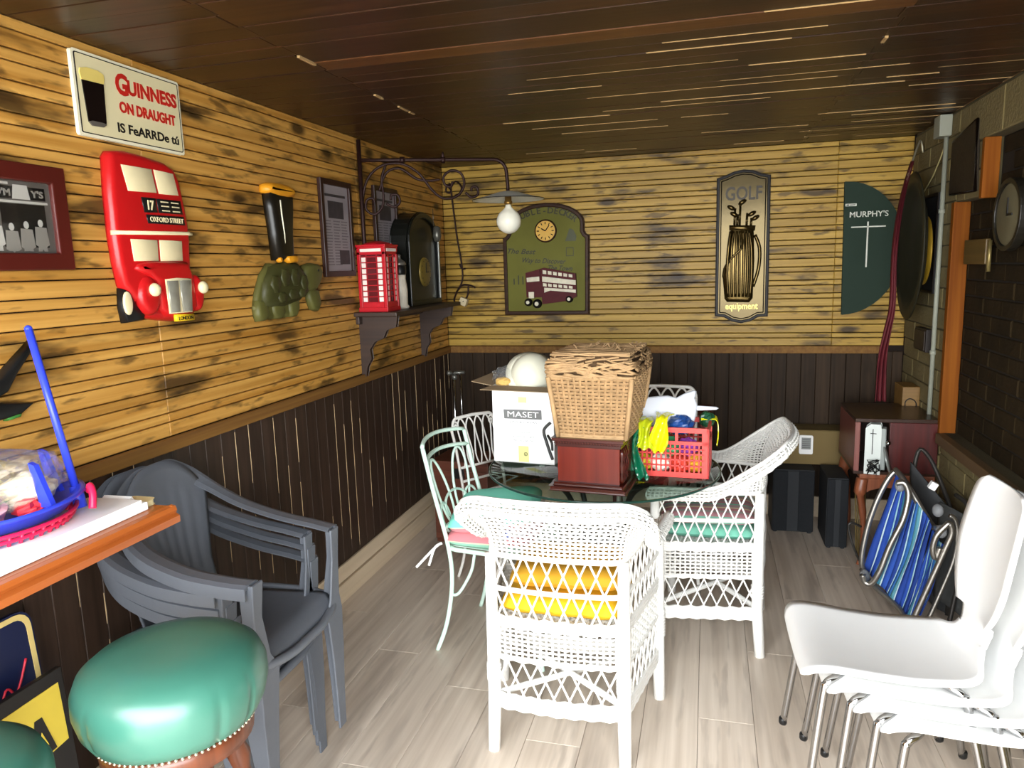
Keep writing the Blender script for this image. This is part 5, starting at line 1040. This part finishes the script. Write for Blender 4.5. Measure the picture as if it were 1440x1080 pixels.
mb.mat(M('sign_black', '22201e')); mb.prism([(.13, .45), (.20, .46), (.175, .555), (.155, .555)], -.018, -.0195); mb.mat(M('sign_yellow', 'd5bd45')); mb.prism([(.155, .475), (.18, .48), (.167, .52)], -.0195, -.0205); mb.build('printed_face', t)

# ------------------------------------------------------------------ back right corner: speakers, box, table, cabinet
spk = M('speaker_black', '25272a', .7, var=.08); spg = M('speaker_grille', '1b1d20', .9, var=.15, scale=80)
def speaker(x0, x1, y0, y1, h, label):
    t = thing('loudspeaker', label, 'loudspeaker', ((x0+x1)/2, (y0+y1)/2, 0), 0); a, b = (x1-x0)/2, (y1-y0)/2
    mb = MB(spk); mb.bb((-a, -b+.012, .008), (a, b, h)); mb.build('cabinet', t, bevel=.006)
    mb = MB(spg); mb.bb((-a+.004, -b, .014), (-a+2*a*.36, -b+.014, h-.006)); mb.build('grille', t, bevel=.003)
    mb = MB(spk); mb.bb((-a+2*a*.36, -b+.004, .014), (-a+2*a*.62, -b+.013, h-.006)); mb.build('baffle', t)
    mb = MB(spg); mb.bb((-a+2*a*.62, -b, .014), (a-.004, -b+.014, h-.006)); mb.build('grille', t, bevel=.003)
    for sx in (-1, 1):
        for sy in (-1, 1): mb = MB(spk); mb.lathe([(.012, 0), (.012, .009)], 10, (sx*(a-.02), sy*(b-.03), 0)); mb.build('foot', t)
    return t
speaker(.385, .615, 4.37, 4.66, .385, 'wide black loudspeaker on the floor beneath the tan cardboard box')
speaker(.650, .762, 4.16, 4.46, .405, 'narrow black loudspeaker on the floor standing nearest the side table')
t = thing('tan_box', 'flat tan cardboard box resting on the wide black loudspeaker by back wall', 'box', (.61, 4.60, .387), 0)
mb = MB(M('tan_card', '76633c', .8, var=.08, scale=4)); mb.bb((-.195, -.09, 0), (.195, .09, .205)); mb.build('box_body', t, bevel=.003); mb = MB(M('tan_flap', '66552f', .8)); mb.bb((-.195, -.088, .205), (.195, -.002, .209)); mb.build('flap', t); mb = MB(M('tan_flap', '66552f')); mb.bb((-.195, .002, .205), (.195, .088, .209)); mb.build('flap', t)
t = thing('wall_thermostat', 'small white thermostat with grey slotted face fixed on tan box front', 'thermostat', (.575, 4.508, .455), 0)
mb = MB(white_m); mb.prism(rrect(-.036, 0, .036, .108, .006), 0, -.014); mb.build('casing', t, bevel=.002)
mb = MB(M('grey_face', '8b8d8a', .5)); mb.bb((-.026, -.014, .028), (.026, -.016, .098)); mb.build('face', t)
for k in range(5): mb = MB(M('grey_line', '5c5e5c', .5)); mb.bb((-.022, -.016, .036+.012*k), (.022, -.0175, .040+.012*k)); mb.build('slot', t)
t = thing('cane_bundle', 'thin leaning bundle of yellow canes beside the narrow black loudspeaker', 'canes', (.815, 4.08, 0), 0)
cm = M('cane', '6d5a2c', .6, var=.15)
for k in range(5): mb = MB(cm); mb.tube([(-.02+.01*k, 0, 0), (-.035+.012*k, .02, .36-.02*(k % 2))], .004, 6); mb.build('cane', t)
t = thing('side_table', 'orange-brown wooden side table with curved apron under the red cabinet', 'table', (.94, 4.19, 0), 0)
stw = WOOD('side_table_wood', '6e3a22', '8c5033', 'Z', rnd=.05, rough=.4)
mb = MB(stw); mb.bb((-.175, -.25, .475), (.175, .25, .50)); mb.build('table_top', t, bevel=.006)
for sx in (-1, 1):
    for sy in (-1, 1): mb = MB(stw); mb.tube(catmull([(sx*.155, sy*.225, 0), (sx*.135, sy*.21, .10), (sx*.145, sy*.22, .28), (sx*.165, sy*.235, .40), (sx*.155, sy*.225, .47)], 5), [.012]*5+[.014]*5+[.018]*5+[.03]*6, 8); mb.build('leg', t)
ap = [(-.16, .475), (.16, .475), (.16, .38), (.12, .41), (.06, .43), (0, .425), (-.06, .43), (-.12, .41), (-.16, .38)]
for y_ in (-.235, .225): mb = MB(stw); mb.prism(ap, y_, y_+.012); mb.build('apron', t)
t = thing('red_cabinet', 'dark red wooden cabinet with open left bay standing on the side table', 'cabinet', (.925, 4.16, .501), 0)
rcm = WOOD('cabinet_red', '3c120f', '521814', 'Z', rnd=.05, rough=.35); rct = WOOD('cabinet_top', '2a1a12', '3a2418', 'Y', rnd=.03, rough=.3); rce = WOOD('cabinet_red_lit', '6a3a34', '7d4a42', 'Z', rnd=.03, rough=.35)
mb = MB(rct); mb.bb((-.19, -.22, .27), (.19, .22, .29)); mb.build('top', t, bevel=.003)
mb = MB(rct); mb.bb((-.19, -.22, 0), (.19, .22, .015)); mb.build('bottom', t)
mb = MB(rce); mb.bb((-.19, -.22, .015), (-.165, .22, .27)); mb.build('side_panel', t, bevel=.002)  # lighter copy of the cabinet red: light on this panel's edge put into colour
mb = MB(rcm); mb.bb((.175, -.22, .015), (.19, .22, .27)); mb.build('side_panel', t)
mb = MB(rct); mb.bb((-.165, .205, .015), (.175, .22, .27)); mb.bb((-.03, -.2, .015), (-.018, .205, .27)); mb.build('inner_panel', t)
mb = MB(rcm); mb.bb((-.03, -.225, .012), (.19, -.21, .272)); mb.build('door', t, bevel=.003)
t = thing('white_appliance', 'upright white appliance with round grey disc in the open cabinet bay', 'appliance', (.818, 3.93, .517), 0, rot=(0, 0, -.25))
mb = MB(M('appliance_white', 'c9cec8', .35)); mb.prism([(-.03, 0), (.035, 0), (.035, .23), (.03, .25), (-.01, .25), (-.03, .23)], -.035, .04); mb.build('body', t, bevel=.004)
mb = MB(M('appliance_grey', '8d928e', .4)); mb.bb((.035, -.03, .02), (.06, .03, .235)); mb.build('side_cover', t, bevel=.006)
mb = MB(M('disc_grey', '8a8d88', .3, metal=.3)); mb.lathe([(.002, 0), (.07, 0), (.074, .004), (.07, .01), (.002, .012)], 30, (.064, -.01, .075), Matrix.Rotation(PI/2-.25, 4, 'Y')); mb.build('disc', t)
mb = MB(chrome); mb.ball((.07, -.04, .165), .013, 10, 8); mb.build('knob', t)
mb = MB(ink); mb.bb((-.002, -.0365, .10), (.002, -.036, .23)); mb.bb((-.012, -.0365, .205), (.016, -.036, .209)); mb.build('seam', t)
mb = MB(black_m)
rr = random.Random(5)
for k in range(9): mb.tube([(rr.uniform(-.03, .03), -.04-rr.uniform(0, .02), rr.uniform(0, .08)) for _ in range(4)], .0028, 5)
tag(mb.build('wire_tangle', None, loc=(.81, 3.915, .52)), 'tangle of thin black wires at the foot of the white appliance', 'cable')
t = thing('small_wooden_box', 'small light wooden crate with dark arch mark on ledge under block pier', 'box', (1.075, 4.40, .76), 0, rot=(0, 0, -.0))
lw = WOOD('light_box', '6e4f22', '86642f', 'X', rnd=.03)
mb = MB(lw); mb.bb((-.043, -.09, 0), (.043, .09, .135)); mb.build('box_body', t, bevel=.003); mb = MB(ink); mb.tube(catmull([(-.025, -.092, .01), (-.028, -.092, .05), (-.01, -.092, .07), (.012, -.092, .065), (.026, -.092, .045), (.025, -.092, .01)], 4), .003, 5); mb.build('mark', t)
mb = MB(stw); mb.bb((1.03, 4.30, .735), (1.118, 4.50, .759)); mb.bb((1.10, 4.32, .66), (1.118, 4.48, .735)); tag(mb.build('ledge', None), 'small brown wooden ledge on block wall holding the light wooden crate', 'shelf')
# chrome stand and brown box behind the table
t = thing('chrome_stand', 'thin chrome tripod stand with clamps behind the white scrolled chair', 'stand', (-1.56, 4.33, 0), 0)
mb = MB(chrome); mb.tube([(0, 0, .25), (0, 0, .955)], .010, 10); mb.tube([(.05, .0, .45), (.045, 0, .95)], .006, 8); mb.build('pole', t)
mb = MB(M('clamp_grey', '77766f', .3, metal=.6)); mb.tube([(-.03, 0, .945), (.075, 0, .95)], .010, 8); mb.ball((-.03, 0, .945), .016, 10, 6); mb.ball((.01, -.01, .92), .018, 10, 6); mb.build('clamp', t)
for k in range(3): a = k*2*PI/3+.4; mb = MB(chrome); mb.tube([(0, 0, .42), (.22*math.cos(a), .22*math.sin(a), .008)], .008, 8); mb.build('leg', t)
t = thing('brown_chest', 'brown wooden chest standing on the floor behind the metal garden chairs', 'chest', (-1.365, 3.98, 0), math.radians(-4))
bch = WOOD('chest_brown', '4a2416', '653422', 'X', rnd=.03, rough=.4)
mb = MB(bch); mb.bb((-.17, -.13, .02), (.17, .13, .44)); mb.build('chest_body', t, bevel=.004); mb = MB(bch); mb.bb((-.18, -.14, .44), (.18, .14, .50)); mb.build('lid', t, bevel=.006)
mb = MB(black_m); mb.bb((-.03, -.145, .40), (.03, -.13, .46)); mb.build('latch', t, bevel=.002); mb = MB(bch); mb.bb((-.165, -.125, 0), (.165, .125, .02)); mb.build('base', t)
t = thing('low_bench', 'low dark red bench behind the glass table against the back wall', 'bench', (-.30, 4.38, 0), 0)
mb = MB(mahog); mb.bb((-.26, -.16, .70), (.33, .18, .73)); mb.build('bench_top', t, bevel=.004)
for sx in (-.22, .29): mb = MB(mahog); mb.bb((sx-.02, -.14, 0), (sx+.02, .16, .70)); mb.build('side_panel', t)
mb = MB(mahog); mb.bb((-.22, .12, .45), (.29, .14, .70)); mb.build('back_panel', t)

# ------------------------------------------------------------------ folded blue loungers by the right wall


t = thing('folding_lounger', 'folded aluminium lounger with blue striped fabric leaning by the right wall', 'lounger', (.84, 3.35, 0), 0)
TL, TR_, BR_, BL = V((.835, 3.50, .651)), V((.936, 3.30, .463)), V((.856, 3.30, .062)), V((.718, 3.50, .168)); O = V((.84, 3.35, 0))
cols = ['1f3f8f', 'b9d3dc', '2448a0', '8fbccb', '1f3f8f', '3f8299', 'c2dbe0', '2a50a6', '1e3c88', 'a8cbd6', '2a60a0', '55909f', 'b9d3dc', '1f3f8f', '2448a0', '9cc4d0', '1e3c88']
wid = [5, 1, 4, 1, 2, 4, 1, 4, 3, 1, 3, 3, 1, 4, 3, 1, 4]
def striped(q, name, par, sag=.02):
    """sling fabric: each woven stripe a strip of the same cloth mesh"""
    a, b, c, d = q; mb = MB(); tot = sum(wid); u0 = 0; n_ = ((b-a).cross(d-a)).normalized()
    def f(u, v): p = a.lerp(b, u).lerp(d.lerp(c, u), v); return p+n_*(sag*math.sin(u*PI)*math.sin(v*PI)+.006*math.sin(u*17+v*6))-O
    for col, w_ in zip(cols, wid):
        u1 = u0+w_/tot; mb.mat(M('lounger_'+col, col, .8, var=.08, scale=30)); mb.grid(lambda u, v, u0=u0, u1=u1: f(u0+(u1-u0)*u, v), 2, 20); u0 = u1
    o = mb.build(name, par); s_ = o.modifiers.new('thick', 'SOLIDIFY'); s_.thickness = .003; return o
striped((TL, TR_, BR_, BL), 'fabric_sling', t)
striped((V((.94, 3.32, .44)), V((.965, 3.22, .40)), V((.89, 3.22, .08)), V((.85, 3.32, .05))), 'fabric_sling', t, .01)
def tubep(pts, r=.013, name='frame_tube'): mb = MB(alu); mb.tube([p-O for p in catmull(pts, 5)], r, 10); return mb.build(name, t)
tubep([(.835, 3.5, .651), (.802, 3.5, .61), (.762, 3.5, .514), (.729, 3.5, .394), (.71, 3.5, .272), (.707, 3.5, .202), (.715, 3.5, .168)])
tubep([(.805, 3.37, .625), (.830, 3.36, .630), (.846, 3.355, .60), (.847, 3.35, .555), (.829, 3.34, .467), (.784, 3.34, .349), (.75, 3.34, .231), (.720, 3.35, .165), (.695, 3.36, .165), (.685, 3.36, .198)])
tubep([(.939, 3.2, .408), (.924, 3.2, .360), (.912, 3.2, .40), (.922, 3.2, .455), (.950, 3.2, .497), (.968, 3.2, .512), (.978, 3.2, .472), (.96, 3.2, .409), (.915, 3.2, .266), (.86, 3.2, .092), (.845, 3.2, .012)], .012)
tubep([(.98, 3.25, .53), (1.000, 3.25, .515), (1.013, 3.25, .455), (1.005, 3.25, .33), (.938, 3.25, .101), (.91, 3.25, .012)], .010)
tubep([V(TL)+V((-.01, 0, .0)), V(TL)+V((.02, -.06, -.04)), V(TR_)+V((0, .04, .0)), V(TR_)+V((.01, -.02, .0)), (.945, 3.24, .46)], .013)
tubep([V(BL)+V((-.01, 0, 0)), V(BL)+V((.02, -.06, -.04)), V(BR_)+V((-.03, .03, .01)), (.855, 3.26, .03), (.87, 3.22, .012)], .012)
gj = M('grey_joint', '7b7c7e', .5)
for p in ((.83, 3.42, .60), (.705, 3.42, .17), (.945, 3.22, .47), (.945, 3.28, .54)): mb = MB(gj); mb.ball(V(p)-O, (.022, .026, .028), 12, 8); mb.build('joint', t)
O = V((.98, 3.55, 0)); dgm = M('dark_tube', '3b3835', .35, metal=.5)
t = thing('folding_chair', 'folded dark grey camping chair in shadow behind the blue striped lounger', 'chair', O, 0)
def tubed(pts, r=.010): mb = MB(dgm); mb.tube([p-O for p in catmull(pts, 5)], r, 8); return mb.build('frame_tube', t)
tubed([(.86, 3.62, .012), (.80, 3.62, .02), (.704, 3.6, .196), (.664, 3.6, .318), (.673, 3.6, .354), (.72, 3.62, .33)], .006)
tubed([(.90, 3.66, .012), (.93, 3.68, .3), (.96, 3.70, .66), (1.0, 3.68, .68), (1.05, 3.60, .55), (1.07, 3.5, .4), (1.05, 3.42, .012)])
tubed([(1.02, 3.30, .012), (1.06, 3.32, .3), (1.085, 3.36, .52), (1.06, 3.45, .56)])
mb = MB(M('grey_fabric', '3c3d3e', .9, var=.15)); mb.grid(lambda u, v: V((.95+.10*u+.02*math.sin(v*5), 3.68-.22*u, .10+.54*v-.14*u))-O, 12, 14, thick=.006); mb.build('fabric_seat', t)
mb = MB(M('grey_fabric2', '4b4c4b', .9, var=.2)); mb.grid(lambda u, v: V((1.0+.09*u, 3.46-.24*u+.01*math.sin(v*9), .08+.44*v-.02*u*u))-O, 12, 14, thick=.006); mb.build('fabric_back', t)
mb = MB(white_m); mb.box(V((.965, 3.44, .60))-O, (.03, .03, .035), Matrix.Rotation(.5, 4, 'Y')); mb.build('tag_label', t, bevel=.004)

# ------------------------------------------------------------------ stacked white shell chairs
shell = M('shell_white', 'e4e4e2', .35, var=.02); legm = chrome
def shellchair(label):
    t = thing('shell_chair', label, 'chair', (0, 0, 0), 0, 'stacked white shell chairs on chrome legs')
    prof = [(-.238, .385, .165), (-.232, .405, .190), (-.21, .422, .20), (-.16, .426, .198), (-.06, .415, .193), (.04, .408, .190), (.12, .410, .186), (.165, .414, .180), (.190, .421, .162), (.205, .434, .115), (.216, .456, .088), (.225, .49, .084), (.231, .53, .102), (.236, .58, .136), (.242, .64, .158), (.248, .70, .166), (.260, .77, .162), (.274, .84, .152), (.282, .870, .138), (.288, .887, .105)]
    P = catmull(prof, 4); n = len(P)-1
    def f(u, v):
        i = min(int(v*n), n-1); q = P[i].lerp(P[i+1], v*n-i); a = 2*u-1; dish = .012*a*a
        return V((a*q.z, q.x-(dish*1.5 if v > .62 else 0), q.y+(dish if v < .55 else 0)))
    mb = MB(shell); mb.grid(f, 14, n, thick=.011); mb.build('seat_shell', t, sub=0)
    for sx in (-1, 1):
        mb = MB(legm); mb.tube(catmull([(sx*.215, -.225, 0), (sx*.185, -.185, .34), (sx*.18, -.175, .385), (sx*.165, -.15, .398), (sx*.10, -.10, .398)], 6), .011, 10); mb.build('leg', t)
        mb = MB(legm); mb.tube(catmull([(sx*.215, .235, 0), (sx*.180, .165, .34), (sx*.172, .15, .382), (sx*.155, .12, .395), (sx*.08, .06, .396)], 6), .011, 10); mb.build('leg', t)
        for y_ in (-.225, .235): mb = MB(black_m); mb.lathe([(.011, 0), (.013, .004), (.013, .018), (.0115, .022)], 12, (sx*.215, y_, 0)); mb.build('leg_cap', t)
    mb = MB(black_m); mb.lathe([(.075, .386), (.08, .392), (.08, .400)], 20, (0, .02, 0)); mb.build('mount_plate', t)
    return t
SX, SY = .486, 2.10
s0 = shellchair('topmost white shell chair of the stack at the lower right')
NS = 4
s0.location = (SX, SY, .105); s0.rotation_euler = (0, 0, -PI/2+.03)
for k, lab in ((1, 'second white shell chair from the top of the stack'), (2, 'third white shell chair from the top of the stack'), (3, 'lowest white shell chair of the stack, its chrome legs on the floor')):
    dup(s0, (SX+.062*k, SY-.018*k, .105-.035*k), (0, 0, -PI/2+.03), lab, 'stacked white shell chairs on chrome legs')

# cream board behind the shell chairs, loose wire and dark box on the block wall
mb = MB(M('board_cream', 'a5977a', .6, var=.06)); mb.prism(rrect(-.20, 0, .20, .44, .05), 0, -.02)
o = mb.build('leaning_board', None, bevel=.003, loc=(1.02, 2.86, .003)); o.rotation_euler = (math.radians(-9), 0, RZ_RIGHT); tag(o, 'cream rounded board leaning on block wall behind the white shell chairs', 'board')
mb = MB(M('wire_cream', 'a89c6c', .5)); mb.tube(catmull([(1.108, 4.10, 2.13), (1.10, 4.15, 2.06), (1.10, 4.26, 1.99), (1.105, 4.42, 1.93)], 6), .0035, 6); tag(mb.build('loose_wire', None), 'short cream wire curving across block wall left of the conduit', 'cable')
t = on_right('dark_junction_box', 'small dark brown box fixed low on block wall behind the conduit', 'box', 4.27, 1.10)
mb = MB(M('box_darkbrown', '1f1712', .6)); mb.bb((-.10, 0, 0), (.11, -.03, .12)); mb.build('casing', t, bevel=.003); mb = MB(M('box_lidbrown', '2a2018', .6)); mb.bb((-.09, -.03, .01), (.10, -.036, .11)); mb.build('cover', t, bevel=.002)

# small pieces hang under the part they sit on
SUBS = {'plate_lettering': 'number_plate', 'destination_lettering': 'destination_board', 'route_number': 'route_board', 'wheel_hub': 'wheel', 'stud_row': 'seat_cushion', 'clock_hands': 'clock_dial', 'hands_and_marks': 'dial', 'hands': 'face', 'slot': 'face', 'highlight_stroke': 'pint_glass', 'latch': 'lid', 'cover': 'casing', 'script_lettering': 'board', 'border': 'board', 'painted_cross': 'board', 'sticker': 'board', 'shell_scute': 'shell', 'grille': 'grille_surround', 'bus_windows': 'bus_side', 'pane': 'interior', 'edge_strip': 'case', 'disc': 'side_cover', 'spindle': 'case', 'pint_picture': 'printed_face', 'yellow_centre': 'tray'}
bn = lambda o: o.name.split('.')[0]
for root in [o for o in bpy.data.objects if o.get('category') and o.children]:
    kids = list(root.children); first = {}
    for c in kids: first.setdefault(bn(c), c)
    for c in kids:
        p = first.get(SUBS.get(bn(c), ''))
        if bn(c) == 'lettering': p = first.get('printed_face') or first.get('bronze_panel') or first.get('painted_panel') or first.get('board')
        if bn(c) == 'leg_cap': p = None
        if p and p is not c: c.parent = p
